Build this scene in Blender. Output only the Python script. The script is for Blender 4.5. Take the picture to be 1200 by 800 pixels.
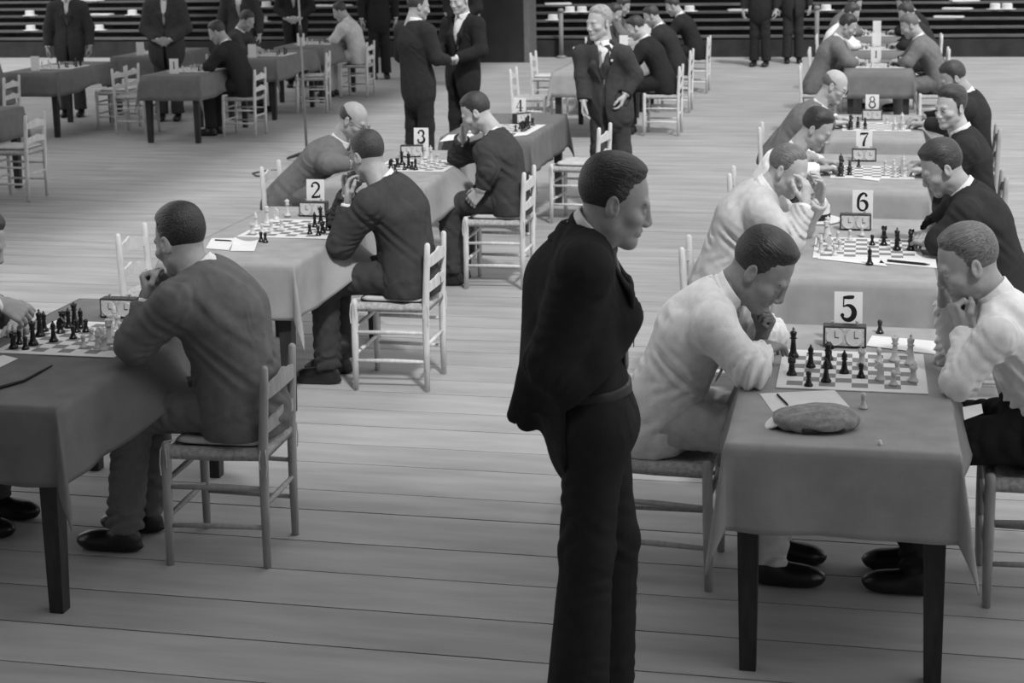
import bpy, bmesh, math, random
import numpy as np
from mathutils import Vector, Matrix
random.seed(7)
rng = np.random.default_rng(5)
for o in list(bpy.data.objects):
    bpy.data.objects.remove(o)
scene = bpy.context.scene
C = scene.collection

# ------------------------------------------------------------------ camera
CAM_F, CAM_Y0, CAM_PITCH, CAM_ROLL, CAM_YAW = 1899.0, 186.0, 0.1442, -0.0187, 0.2157
CAM_P = np.array([0.4049, -4.8709, 2.3677])
def cam_axes():
    cy, sy = math.cos(CAM_YAW), math.sin(CAM_YAW)
    r0 = np.array([cy, sy, 0]); f0 = np.array([-sy, cy, 0]); u0 = np.array([0, 0, 1.])
    cp, sp = math.cos(CAM_PITCH), math.sin(CAM_PITCH)
    f = f0*cp - u0*sp; u = u0*cp + f0*sp
    cr, sr = math.cos(CAM_ROLL), math.sin(CAM_ROLL)
    return r0*cr + u*sr, u*cr - r0*sr, f
AX_R, AX_U, AX_F = cam_axes()
cam_data = bpy.data.cameras.new('camera')
cam = bpy.data.objects.new('camera', cam_data)
C.objects.link(cam)
cam.matrix_world = Matrix(((AX_R[0], AX_U[0], -AX_F[0], CAM_P[0]),
                           (AX_R[1], AX_U[1], -AX_F[1], CAM_P[1]),
                           (AX_R[2], AX_U[2], -AX_F[2], CAM_P[2]),
                           (0, 0, 0, 1)))
cam_data.sensor_fit = 'HORIZONTAL'
cam_data.sensor_width = 36.0
cam_data.lens = CAM_F/1200*36.0
cam_data.shift_y = -(400-CAM_Y0)/1200
cam_data.clip_end = 200
cam_data.dof.use_dof = True
cam_data.dof.focus_distance = 6.2
cam_data.dof.aperture_fstop = 6.5
scene.camera = cam

def ray(u, v):
    return AX_F*CAM_F + AX_R*(u-600) - AX_U*(v-CAM_Y0)
def PZ(u, v, z=0.0):               # the point under a pixel on a level plane
    d = ray(u, v); return CAM_P + d*((z-CAM_P[2])/d[2])
def PY(u, v, Y):                   # the point under a pixel on the upright plane of a seat row
    d = ray(u, v); return CAM_P + d*((Y-CAM_P[1])/d[1])

# ------------------------------------------------------------------ world, sun, exposure
world = bpy.data.worlds.new('world'); scene.world = world
world.use_nodes = True
bg = world.node_tree.nodes['Background']
bg.inputs[0].default_value = (1, 1, 1, 1)
bg.inputs[1].default_value = 1.1
sun_d = bpy.data.lights.new('sun', 'SUN'); sun_d.energy = 2.6; sun_d.angle = math.radians(5)
sun = bpy.data.objects.new('sun', sun_d); C.objects.link(sun)
SUN_DIR = Vector((-0.42, 0.68, -1.0)).normalized()      # where the light travels
sun.rotation_euler = SUN_DIR.to_track_quat('-Z', 'Y').to_euler()
sun.location = (6, -4, 12)
vs = scene.view_settings
vs.view_transform = 'Standard'; vs.look = 'None'; vs.gamma = 1.0; vs.exposure = 0.0
vs.use_curve_mapping = False

# ------------------------------------------------------------------ materials
MATS = {}
def mat(name, v, rough=0.8, noise=0.12, scale=12.0, bump=0.0, bscale=None, stretch=(1, 1, 1), spec=0.3, rand=0.0, metal=0.0):
    if name in MATS: return MATS[name]
    m = bpy.data.materials.new(name); m.use_nodes = True
    nt = m.node_tree; b = nt.nodes['Principled BSDF']
    b.inputs['Roughness'].default_value = rough
    b.inputs['Specular IOR Level'].default_value = spec
    b.inputs['Metallic'].default_value = metal
    tc = nt.nodes.new('ShaderNodeTexCoord'); mp = nt.nodes.new('ShaderNodeMapping')
    mp.inputs['Scale'].default_value = stretch
    nt.links.new(tc.outputs['Object'], mp.inputs['Vector'])
    src = mp.outputs['Vector']
    nz = nt.nodes.new('ShaderNodeTexNoise'); nz.inputs['Scale'].default_value = scale; nz.inputs['Detail'].default_value = 5
    nt.links.new(src, nz.inputs['Vector'])
    rmp = nt.nodes.new('ShaderNodeMapRange')
    rmp.inputs['From Min'].default_value = 0.3; rmp.inputs['From Max'].default_value = 0.7
    rmp.inputs['To Min'].default_value = v*(1-noise); rmp.inputs['To Max'].default_value = v*(1+noise)
    nt.links.new(nz.outputs['Fac'], rmp.inputs['Value'])
    out = rmp.outputs['Result']
    if rand:
        oi = nt.nodes.new('ShaderNodeObjectInfo'); mr = nt.nodes.new('ShaderNodeMapRange')
        mr.inputs['To Min'].default_value = 1-rand; mr.inputs['To Max'].default_value = 1+rand
        nt.links.new(oi.outputs['Random'], mr.inputs['Value'])
        mu = nt.nodes.new('ShaderNodeMath'); mu.operation = 'MULTIPLY'
        nt.links.new(out, mu.inputs[0]); nt.links.new(mr.outputs['Result'], mu.inputs[1]); out = mu.outputs[0]
    cc = nt.nodes.new('ShaderNodeCombineColor')
    for i in range(3): nt.links.new(out, cc.inputs[i])
    nt.links.new(cc.outputs['Color'], b.inputs['Base Color'])
    if bump:
        n2 = nt.nodes.new('ShaderNodeTexNoise'); n2.inputs['Scale'].default_value = bscale or scale*4; n2.inputs['Detail'].default_value = 4
        nt.links.new(src, n2.inputs['Vector'])
        bp = nt.nodes.new('ShaderNodeBump'); bp.inputs['Strength'].default_value = bump; bp.inputs['Distance'].default_value = 0.01
        nt.links.new(n2.outputs['Fac'], bp.inputs['Height']); nt.links.new(bp.outputs['Normal'], b.inputs['Normal'])
    MATS[name] = m
    return m

M_FLOOR = mat('floor_boards', 0.36, 0.62, 0.17, 4, 0.08, 60, (0.35, 2.0, 2.0), 0.25, 0.06)
M_GAP = mat('floor_gap', 0.035, 0.9)
M_CHAIR = mat('pale_chair_wood', 0.62, 0.55, 0.14, 18, 0.1, 60, (3, 3, 0.6))
M_CHAIR2 = mat('brown_chair_wood', 0.36, 0.55, 0.14, 18, 0.1, 60, (3, 3, 0.6))
M_RUSH = mat('rush_weave', 0.42, 0.9, 0.25, 60, 0.5, 160)
M_CUSH = mat('cushion_cotton', 0.58, 0.9, 0.08, 20, 0.2, 120)
M_STRING = mat('cotton_string', 0.6, 0.9)
M_TABLE = mat('dark_table_wood', 0.030, 0.5, 0.3, 15, 0.1, 50, (3, 3, 0.5))
M_CLOTH = mat('grey_baize', 0.34, 0.95, 0.10, 9, 0.25, 500, spec=0.1)
M_CLOTHD = mat('dark_baize', 0.175, 0.95, 0.12, 9, 0.25, 500, spec=0.1)
M_SKIN = mat('skin', 0.37, 0.5, 0.08, 40, 0.08, 220)
M_SKINP = mat('pale_skin', 0.46, 0.5, 0.08, 40, 0.08, 220)
M_SKIND = mat('tanned_skin', 0.25, 0.5, 0.10, 40, 0.08, 220)
def hairmat(n, v):                 # strands follow the combing direction, kept as a head-local attribute
    m = mat(n, v, 0.42, 0.2, 40, 0.2, 300, (1, 1, 1), 0.5)
    nt = m.node_tree; b = nt.nodes['Principled BSDF']
    at = nt.nodes.new('ShaderNodeAttribute'); at.attribute_name = 'combed'
    mp = nt.nodes.new('ShaderNodeMapping'); mp.inputs['Scale'].default_value = (260, 22, 170)
    nt.links.new(at.outputs['Vector'], mp.inputs['Vector'])
    nz = nt.nodes.new('ShaderNodeTexNoise'); nz.inputs['Scale'].default_value = 1.0; nz.inputs['Detail'].default_value = 3; nz.inputs['Distortion'].default_value = 0.6
    nt.links.new(mp.outputs['Vector'], nz.inputs['Vector'])
    mr = nt.nodes.new('ShaderNodeMapRange'); mr.inputs['From Min'].default_value = .3; mr.inputs['From Max'].default_value = .72
    mr.inputs['To Min'].default_value = v*.45; mr.inputs['To Max'].default_value = v*1.9
    nt.links.new(nz.outputs['Fac'], mr.inputs['Value'])
    cc = nt.nodes.new('ShaderNodeCombineColor')
    for i in range(3): nt.links.new(mr.outputs['Result'], cc.inputs[i])
    nt.links.new(cc.outputs['Color'], b.inputs['Base Color'])
    bp = nt.nodes.new('ShaderNodeBump'); bp.inputs['Strength'].default_value = .7; bp.inputs['Distance'].default_value = .006
    nt.links.new(nz.outputs['Fac'], bp.inputs['Height']); nt.links.new(bp.outputs['Normal'], b.inputs['Normal'])
    return m
M_HAIRB = hairmat('black_hair', 0.020)
M_HAIRD = hairmat('dark_brown_hair', 0.034)
M_HAIRG = hairmat('fair_hair', 0.12)
M_HAIRW = hairmat('grey_hair', 0.30)
def cloth(n, v, bump=0.25):
    m = mat(n, v, 0.9, 0.10, 25, bump, 260, spec=0.12)
    nt = m.node_tree; b = nt.nodes['Principled BSDF']
    src = [x for x in nt.nodes if x.type == 'MAPPING'][0].outputs['Vector']
    fine = [x for x in nt.nodes if x.type == 'BUMP'][0]
    nz = nt.nodes.new('ShaderNodeTexNoise'); nz.inputs['Scale'].default_value = 6.5; nz.inputs['Detail'].default_value = 2.0; nz.inputs['Distortion'].default_value = 1.6
    try: nz.noise_type = 'RIDGED_MULTIFRACTAL'
    except Exception: pass
    nt.links.new(src, nz.inputs['Vector'])
    bp = nt.nodes.new('ShaderNodeBump'); bp.inputs['Strength'].default_value = 0.6; bp.inputs['Distance'].default_value = 0.018
    nt.links.new(nz.outputs['Fac'], bp.inputs['Height']); nt.links.new(fine.outputs['Normal'], bp.inputs['Normal'])
    nt.links.new(bp.outputs['Normal'], b.inputs['Normal'])
    return m
M_BLACK = cloth('black_suiting', 0.024)
M_DARK = cloth('dark_suiting', 0.032)
M_CHAR = cloth('charcoal_suiting', 0.055)
M_GREY = cloth('grey_tweed', 0.16)
M_GREY2 = cloth('mid_grey_suiting', 0.17)
M_LIGHT = cloth('pale_linen', 0.80)
M_BEIGE = cloth('beige_linen', 0.54)
M_SHIRT = cloth('white_shirting', 0.84)
M_TIE = cloth('dark_tie', 0.06)
M_TIEG = cloth('grey_tie', 0.22)
M_SHOE = mat('black_leather', 0.012, 0.3, spec=0.5)
M_BELT = mat('belt_leather', 0.022, 0.4)
M_METAL = mat('dull_metal', 0.5, 0.35, metal=0.8)
M_WHITE = mat('white_card', 0.80, 0.8, 0.03)
M_PAPER = mat('paper', 0.74, 0.85, 0.05)
M_INK = mat('black_ink', 0.010, 0.6)
M_PBLACK = mat('black_piece_wood', 0.008, 0.28, spec=0.5)
M_PWHITE = mat('boxwood_piece', 0.55, 0.35, 0.12, 40)
M_CLOCK = mat('clock_case_wood', 0.035, 0.4)
M_CLOCKF = mat('clock_front', 0.5, 0.4, 0.35, 60)
M_DIAL = mat('clock_dial', 0.62, 0.35, 0.06)
M_CAP = mat('cap_tweed', 0.30, 0.95, 0.2, 60, 0.4, 200)
M_STRAW = mat('straw', 0.66, 0.8, 0.1, 80, 0.3, 150)
M_BENCH = mat('bleacher_boards', 0.10, 0.7, 0.3, 5, 0.1, 30, (0.4, 3, 3), rand=0.15)
M_DARKW = mat('dark_boarding', 0.03, 0.8, 0.3, 4)
M_PILLAR = mat('pillar_paint', 0.022, 0.8, 0.2, 3)
M_EDGE = mat('pillar_edge', 0.13, 0.7)
M_RAIL = mat('rail_iron', 0.22, 0.5)
M_IRON = mat('black_iron', 0.03, 0.5)
M_SHADE_ROOF = mat('shade_roof_board', 0.2, 0.9)

def board_mat():
    m = bpy.data.materials.new('chess_board_print'); m.use_nodes = True
    nt = m.node_tree; b = nt.nodes['Principled BSDF']; b.inputs['Roughness'].default_value = 0.7
    tc = nt.nodes.new('ShaderNodeTexCoord')
    ck = nt.nodes.new('ShaderNodeTexChecker'); ck.inputs['Scale'].default_value = 1/0.0555
    ck.inputs['Color1'].default_value = (0.70, 0.70, 0.70, 1); ck.inputs['Color2'].default_value = (0.20, 0.20, 0.20, 1)
    ad = nt.nodes.new('ShaderNodeVectorMath'); ad.operation = 'ADD'; ad.inputs[1].default_value = (0, 0, 0.02)
    nt.links.new(tc.outputs['Object'], ad.inputs[0]); nt.links.new(ad.outputs[0], ck.inputs['Vector'])
    sx = nt.nodes.new('ShaderNodeSeparateXYZ'); nt.links.new(tc.outputs['Object'], sx.inputs[0])
    ax = nt.nodes.new('ShaderNodeMath'); ax.operation = 'ABSOLUTE'; nt.links.new(sx.outputs['X'], ax.inputs[0])
    ay = nt.nodes.new('ShaderNodeMath'); ay.operation = 'ABSOLUTE'; nt.links.new(sx.outputs['Y'], ay.inputs[0])
    mx = nt.nodes.new('ShaderNodeMath'); mx.operation = 'MAXIMUM'; nt.links.new(ax.outputs[0], mx.inputs[0]); nt.links.new(ay.outputs[0], mx.inputs[1])
    gt = nt.nodes.new('ShaderNodeMath'); gt.operation = 'GREATER_THAN'; gt.inputs[1].default_value = 0.222; nt.links.new(mx.outputs[0], gt.inputs[0])
    mi = nt.nodes.new('ShaderNodeMix'); mi.data_type = 'RGBA'
    nt.links.new(gt.outputs[0], mi.inputs['Factor']); nt.links.new(ck.outputs['Color'], mi.inputs['A']); mi.inputs['B'].default_value = (0.72, 0.72, 0.72, 1)
    nt.links.new(mi.outputs['Result'], b.inputs['Base Color'])
    return m
M_BOARD = board_mat()

# ------------------------------------------------------------------ mesh helpers
def link(name, me, material=None, parent=None, smooth=False):
    o = bpy.data.objects.new(name, me)
    if material is not None and len(me.materials) == 0: me.materials.append(material)
    if smooth: me.shade_smooth()
    C.objects.link(o)
    if parent is not None: o.parent = parent
    return o
def np_mesh(name, V, F):
    me = bpy.data.meshes.new(name)
    V = np.asarray(V, np.float32); F = np.asarray(F, np.int32)
    n = F.shape[1]
    me.vertices.add(len(V)); me.vertices.foreach_set('co', V.ravel())
    me.loops.add(F.size); me.loops.foreach_set('vertex_index', F.ravel())
    me.polygons.add(len(F)); me.polygons.foreach_set('loop_start', np.arange(0, F.size, n, dtype=np.int32))
    me.update(calc_edges=True)
    return me
def bm_obj(name, bm, material, parent=None, smooth=False):
    me = bpy.data.meshes.new(name); bm.to_mesh(me); bm.free()
    return link(name, me, material, parent, smooth)
def bm_me(name, bm, material, smooth=False):
    me = bpy.data.meshes.new(name); bm.to_mesh(me); bm.free(); me.materials.append(material)
    if smooth: me.shade_smooth()
    return me
def box(bm, lo, hi, bevel=0.0):
    x0, y0, z0 = lo; x1, y1, z1 = hi
    vs_ = [bm.verts.new(p) for p in ((x0,y0,z0),(x1,y0,z0),(x1,y1,z0),(x0,y1,z0),(x0,y0,z1),(x1,y0,z1),(x1,y1,z1),(x0,y1,z1))]
    fs = [bm.faces.new([vs_[i] for i in q]) for q in ((3,2,1,0),(4,5,6,7),(0,1,5,4),(1,2,6,5),(2,3,7,6),(3,0,4,7))]
    if bevel:
        es = set(e for f in fs for e in f.edges)
        bmesh.ops.bevel(bm, geom=list(es), offset=bevel, segments=2, affect='EDGES', profile=0.5)
def tube(bm, pts, rads, n=10, cap=True):
    pts = [Vector(p) for p in pts]; rings = []
    if not hasattr(rads, '__len__'): rads = [rads]*len(pts)
    prev = None
    for i, p in enumerate(pts):
        t = (pts[min(i+1, len(pts)-1)] - pts[max(i-1, 0)]).normalized()
        if prev is None:
            a = Vector((0, 0, 1)) if abs(t.z) < .9 else Vector((1, 0, 0))
            s = t.cross(a).normalized()
        else:
            s = (prev - t*prev.dot(t)).normalized()
        prev = s; w = t.cross(s)
        rings.append([bm.verts.new(p + (s*math.cos(k*2*math.pi/n) + w*math.sin(k*2*math.pi/n))*rads[i]) for k in range(n)])
    for a, b in zip(rings, rings[1:]):
        for k in range(n): bm.faces.new((a[k], a[(k+1) % n], b[(k+1) % n], b[k]))
    if cap:
        bm.faces.new(rings[0][::-1]); bm.faces.new(rings[-1])
def lathe(bm, prof, n=14, at=(0, 0, 0)):
    rings = []
    for r, z in prof:
        if r < 1e-5: rings.append([bm.verts.new((at[0], at[1], at[2]+z))])
        else: rings.append([bm.verts.new((at[0]+r*math.cos(k*2*math.pi/n), at[1]+r*math.sin(k*2*math.pi/n), at[2]+z)) for k in range(n)])
    for a, b in zip(rings, rings[1:]):
        for k in range(n):
            k2 = (k+1) % n
            if len(a) == 1 and len(b) == 1: continue
            if len(a) == 1: bm.faces.new((a[0], b[k2], b[k]))
            elif len(b) == 1: bm.faces.new((a[k], a[k2], b[0]))
            else: bm.faces.new((a[k], a[k2], b[k2], b[k]))
    if len(rings[0]) > 1: bm.faces.new(rings[0][::-1])
    if len(rings[-1]) > 1: bm.faces.new(rings[-1])
def tag(o, label, cat, group=None):
    o['label'] = label; o['category'] = cat
    if group: o['group'] = group
    return o
def struct(o, label=None):
    o['kind'] = 'structure'
    if label: o['label'] = label
    return o
def empty(name, loc=(0, 0, 0), rz=0.0):
    o = bpy.data.objects.new(name, None); C.objects.link(o)
    o.location = loc; o.rotation_euler = (0, 0, rz); o.empty_display_size = 0.1
    return o
def dup(root, loc, rz, swap=None):
    def cp(o, parent):
        c = o.copy(); C.objects.link(c); c.parent = parent
        if swap and o.type == 'MESH' and len(o.data.materials):
            m = o.data.materials[0]
            if m in swap:
                c.material_slots[0].link = 'OBJECT'; c.material_slots[0].material = swap[m]
        for ch in [x for x in KIDS.get(o.name, [])]: cp(ch, c)
        return c
    c = cp(root, None); c.location = loc; c.rotation_euler = (0, 0, rz)
    return c
KIDS = {}
def remember(root):
    def rec(o):
        ks = [x for x in C.objects if x.parent == o]
        KIDS[o.name] = ks
        for k in ks: rec(k)
    rec(root)
    return root
def tri_count():
    return sum(len(o.data.polygons) for o in C.objects if o.type == 'MESH')
M_BLOCKER = mat('blocker_wall_paint', 0.18, 0.9)
M_RISER = mat('riser_boards', 0.035, 0.8, 0.4, 3)

# ================================================================== STRUCTURE
# ---- floor: a dark bed with long boards laid across the hall
bm = bmesh.new(); box(bm, (-24, -8, -0.12), (12, 34, -0.03))
floor = struct(bm_obj('floor', bm, M_GAP), 'bare board floor of the hall')
edges = [2.021, 1.76, 1.415, 1.186, 0.861, 0.576, 0.277, -0.019]
ys = sorted(edges)
while ys[-1] < 24.5: ys.append(ys[-1] + random.uniform(0.25, 0.33))
while ys[0] > -4.2: ys.insert(0, ys[0] - random.uniform(0.26, 0.32))
for i, (a, b) in enumerate(zip(ys, ys[1:])):
    cut = random.uniform(-9.5, -2.5) if i % 3 else random.uniform(2, 4)
    g = 0.0045 if i % 2 else 0.0030
    for x0, x1 in ((-18, cut), (cut, 6.5)):
        bm = bmesh.new(); box(bm, (-(x1-x0)/2+.001, -(b-a)/2+g, -.03), ((x1-x0)/2-.001, (b-a)/2-g, 0))
        o = bm_obj('plank', bm, M_FLOOR, floor)
        o.location = ((x0+x1)/2, (a+b)/2, random.uniform(-0.0012, 0.0))

# ---- bleachers closing the far end
root = empty('wall_back', (0, 23.4, 0)); struct(root, 'dark tiered bleachers closing the far end of the hall')
bm = bmesh.new(); box(bm, (-19, 0.0, 0), (7, 0.06, 0.30)); bm_obj('front_board', bm, M_DARKW, root)
for k in range(11):
    z = 0.33 + 0.125*k; y = 0.05 + 0.30*k
    bm = bmesh.new(); box(bm, (-19, y, z), (7, y+0.24, z+0.035)); bm_obj('bench', bm, M_BENCH, root)
    bm = bmesh.new(); box(bm, (-19, y+0.20, z-0.13), (7, y+0.24, z-0.02)); bm_obj('riser', bm, M_RISER, root)
bm = bmesh.new(); box(bm, (-19, 3.6, 0), (7, 3.7, 8)); bm_obj('backing', bm, M_DARKW, root)
# ---- added light blockers out of view: roof slabs and near wall
ROOF_Z = 8.2
def shade_edge(x=None, y=None):    # roof edge whose sun shadow falls on a floor line
    t = ROOF_Z/-SUN_DIR.z
    return (x - SUN_DIR.x*t) if x is not None else (y - SUN_DIR.y*t)
ye = shade_edge(y=1.45); xe = shade_edge(x=-5.8); xf = shade_edge(x=-12.5)
bm = bmesh.new(); box(bm, (-24, -14, ROOF_Z), (16, ye, ROOF_Z+0.2)); struct(bm_obj('shade_roof', bm, M_SHADE_ROOF), 'unseen roof slab added to shade the near end of the hall')  # unseen slab, added to keep the sun off the foreground
bm = bmesh.new(); box(bm, (xf, ye, ROOF_Z), (xe, 30, ROOF_Z+0.2)); struct(bm_obj('shade_roof', bm, M_SHADE_ROOF), 'unseen roof strip added to shade the side of the hall')  # unseen strip, added to cut the sun along the left side
bm = bmesh.new(); box(bm, (-24, -9.2, 0), (9.2, -9, ROOF_Z)); struct(bm_obj('blocker_wall', bm, M_BLOCKER))  # unseen wall, added to block low sky light from behind the camera

# ---- dark pillar by the bleachers
pil = empty('pillar', (-5.55, 22.6, 0)); struct(pil, 'dark square pillar with a pale edge in front of the bleachers')
bm = bmesh.new(); box(bm, (-0.55, -0.3, 0), (0.25, 0.3, 8), 0.01); bm_obj('shaft', bm, M_PILLAR, pil)
bm = bmesh.new(); box(bm, (0.25, -0.31, 0), (0.35, 0.3, 8), 0.01); bm_obj('corner_board', bm, M_EDGE, pil)

# ================================================================== CHAIRS
def make_chair():
    root = empty('ladderback_chair')
    for s in (-1, 1):
        bm = bmesh.new()
        tube(bm, [(s*.168, -.185, 0), (s*.166, -.185, .25), (s*.165, -.187, .46), (s*.164, -.20, .70), (s*.164, -.203, .765), (s*.164, -.204, .775)], [.015, .018, .019, .017, .015, .008], 10)
        bm_obj('rear_post', bm, M_CHAIR, root, True)
        bm = bmesh.new()
        tube(bm, [(s*.190, .190, 0), (s*.188, .188, .25), (s*.186, .186, .45), (s*.186, .186, .472), (s*.186, .186, .478)], [.015, .019, .019, .017, .009], 10)
        bm_obj('front_leg', bm, M_CHAIR, root, True)
        for z in (.155, .305):
            bm = bmesh.new(); tube(bm, [(s*.168, -.185, z), (s*.178, 0, z+.002), (s*.189, .189, z)], [.009, .0115, .009], 8)
            bm_obj('side_rung', bm, M_CHAIR, root, True)
    for z in (.19, .33):
        bm = bmesh.new(); tube(bm, [(-.188, .188, z), (0, .188, z), (.188, .188, z)], [.009, .012, .009], 8); bm_obj('front_rung', bm, M_CHAIR, root, True)
    bm = bmesh.new(); tube(bm, [(-.166, -.185, .24), (0, -.185, .24), (.166, -.185, .24)], [.009, .012, .009], 8); bm_obj('rear_rung', bm, M_CHAIR, root, True)
    for zb, h in ((.515, .075), (.645, .085)):
        bm = bmesh.new(); n = 24; rows = []
        for i in range(n+1):
            t = i/n*2-1; x = t*.166
            y = -.192 - .018*(1-t*t) - (zb-.46)*.05
            sc = h*(0.62 + 0.30*math.cos(t*math.pi/2)**2 + 0.07*math.cos(t*9.4)*(1-abs(t)))
            zl = zb + .010*math.cos(t*math.pi/2)
            rows.append([bm.verts.new(p) for p in ((x, y-.006, zl), (x, y+.006, zl), (x, y+.006, zb+sc), (x, y-.006, zb+sc))])
        for a, b in zip(rows, rows[1:]):
            for k in range(4): bm.faces.new((a[k], a[(k+1) % 4], b[(k+1) % 4], b[k]))
        bm.faces.new(rows[0]); bm.faces.new(rows[-1][::-1])
        bmesh.ops.recalc_face_normals(bm, faces=bm.faces[:])
        bm_obj('back_slat', bm, M_CHAIR, root)
    # rush seat: four woven triangles that dip to the middle, rolled over the rails
    bm = bmesh.new(); n = 20; V = {}
    for i in range(n+1):
        for j in range(n+1):
            u = i/n*2-1; v = j/n*2-1
            wx = .182 if v > 0 else .182 - .018*(-v)
            e = max(abs(u), abs(v)); ridge = abs(abs(u)-abs(v))
            ring = math.sin(e*16*math.pi)*.0016
            z = .452 + .010*e**3 + ring - .004*math.exp(-(ridge/.06)**2)
            if e > .93: z -= .02*((e-.93)/.07)**2
            V[i, j] = bm.verts.new((u*(wx+.012), v*.196+.0, z))
    for i in range(n):
        for j in range(n): bm.faces.new((V[i, j], V[i+1, j], V[i+1, j+1], V[i, j+1]))
    g = bmesh.ops.extrude_face_region(bm, geom=bm.faces[:])
    for v_ in g['geom']:
        if isinstance(v_, bmesh.types.BMVert): v_.co.z -= .026
    bmesh.ops.recalc_face_normals(bm, faces=bm.faces[:])
    bm_obj('rush_seat', bm, M_RUSH, root, True)
    return remember(root)
def add_cushion(ch):
    bm = bmesh.new(); n = 18; top = {}; bot = {}
    for i in range(n+1):
        for j in range(n+1):
            u = i/n*2-1; v = j/n*2-1
            e = max(abs(u), abs(v))
            r = 1 if e == 0 else max(abs(u), abs(v))/ (abs(u)**8+abs(v)**8)**(1/8)
            pf = (1-e**10)**.5
            top[i, j] = bm.verts.new((u*.168*r, v*.176*r-.005, .473+.017*pf+.003*math.sin(u*7)*math.cos(v*6)*pf))
            bot[i, j] = top[i, j] if e == 1 else bm.verts.new((u*.168*r, v*.176*r-.005, .473-.013*pf))
    for i in range(n):
        for j in range(n):
            bm.faces.new((top[i, j], top[i+1, j], top[i+1, j+1], top[i, j+1]))
            bm.faces.new((bot[i, j], bot[i, j+1], bot[i+1, j+1], bot[i+1, j]))
    c = bm_obj('seat_cushion', bm, M_CUSH, ch, True)
    for s, y in ((1, .19), (-1, .19), (1, -.19), (-1, -.19)):
        bm = bmesh.new(); w = .186 if y > 0 else .165
        tube(bm, [(s*.15, y*.86, .475), (s*w, y*1.02, .478), (s*(w+.018), y*1.06, .45), (s*(w+.019), y*1.08, .40), (s*(w+.021), y*1.06, .355)], .0028, 6)
        tube(bm, [(s*(w+.02), y*.96, .46), (s*(w+.022), y*.93, .42), (s*(w+.020), y*.94, .385)], .0026, 6)
        bm_obj('tie_string', bm, M_STRING, c)
    remember(ch)
proto = make_chair()
SW_BROWN = {M_CHAIR: M_CHAIR2}
def chair(x, y, rz, label, cushion=False, brown=False, group=None):
    o = dup(proto, (x, y, 0), rz, SW_BROWN if brown else None)
    tag(o, label, 'chair', group)
    if cushion: add_cushion(o)
    return o
FACE_L = math.pi/2        # chair looking towards -X
FACE_R = -math.pi/2

# ================================================================== TABLES AND CLOTHS
W, L, TZ, HANG = 0.70, 1.55, 0.755, 0.275
def make_table():
    root = empty('games_table')
    bm = bmesh.new(); box(bm, (-W/2+.004, -L/2+.004, TZ-.028), (W/2-.004, L/2-.004, TZ-.002), .003); bm_obj('tabletop', bm, M_TABLE, root)
    bm = bmesh.new()
    for s in (-1, 1):
        box(bm, (s*(W/2-.06)-.011, -L/2+.06, TZ-.12), (s*(W/2-.06)+.011, L/2-.06, TZ-.028))
        box(bm, (-W/2+.05, s*(L/2-.06)-.011, TZ-.12), (W/2-.05, s*(L/2-.06)+.011, TZ-.028))
    bm_obj('apron', bm, M_TABLE, root)
    for sx in (-1, 1):
        for sy in (-1, 1):
            bm = bmesh.new(); cx, cy = sx*(W/2-.065), sy*(L/2-.065)
            rs = []
            for z, r in ((0, .026), (.5, .033), (TZ-.028, .034)):
                rs.append([bm.verts.new((cx+a*r, cy+b*r, z)) for a, b in ((-1,-1),(1,-1),(1,1),(-1,1))])
            for a, b in zip(rs, rs[1:]):
                for k in range(4): bm.faces.new((a[k], a[(k+1) % 4], b[(k+1) % 4], b[k]))
            bm.faces.new(rs[0][::-1]); bm.faces.new(rs[-1])
            bm_obj('leg', bm, M_TABLE, root)
    return remember(root)
table_proto = make_table()
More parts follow.
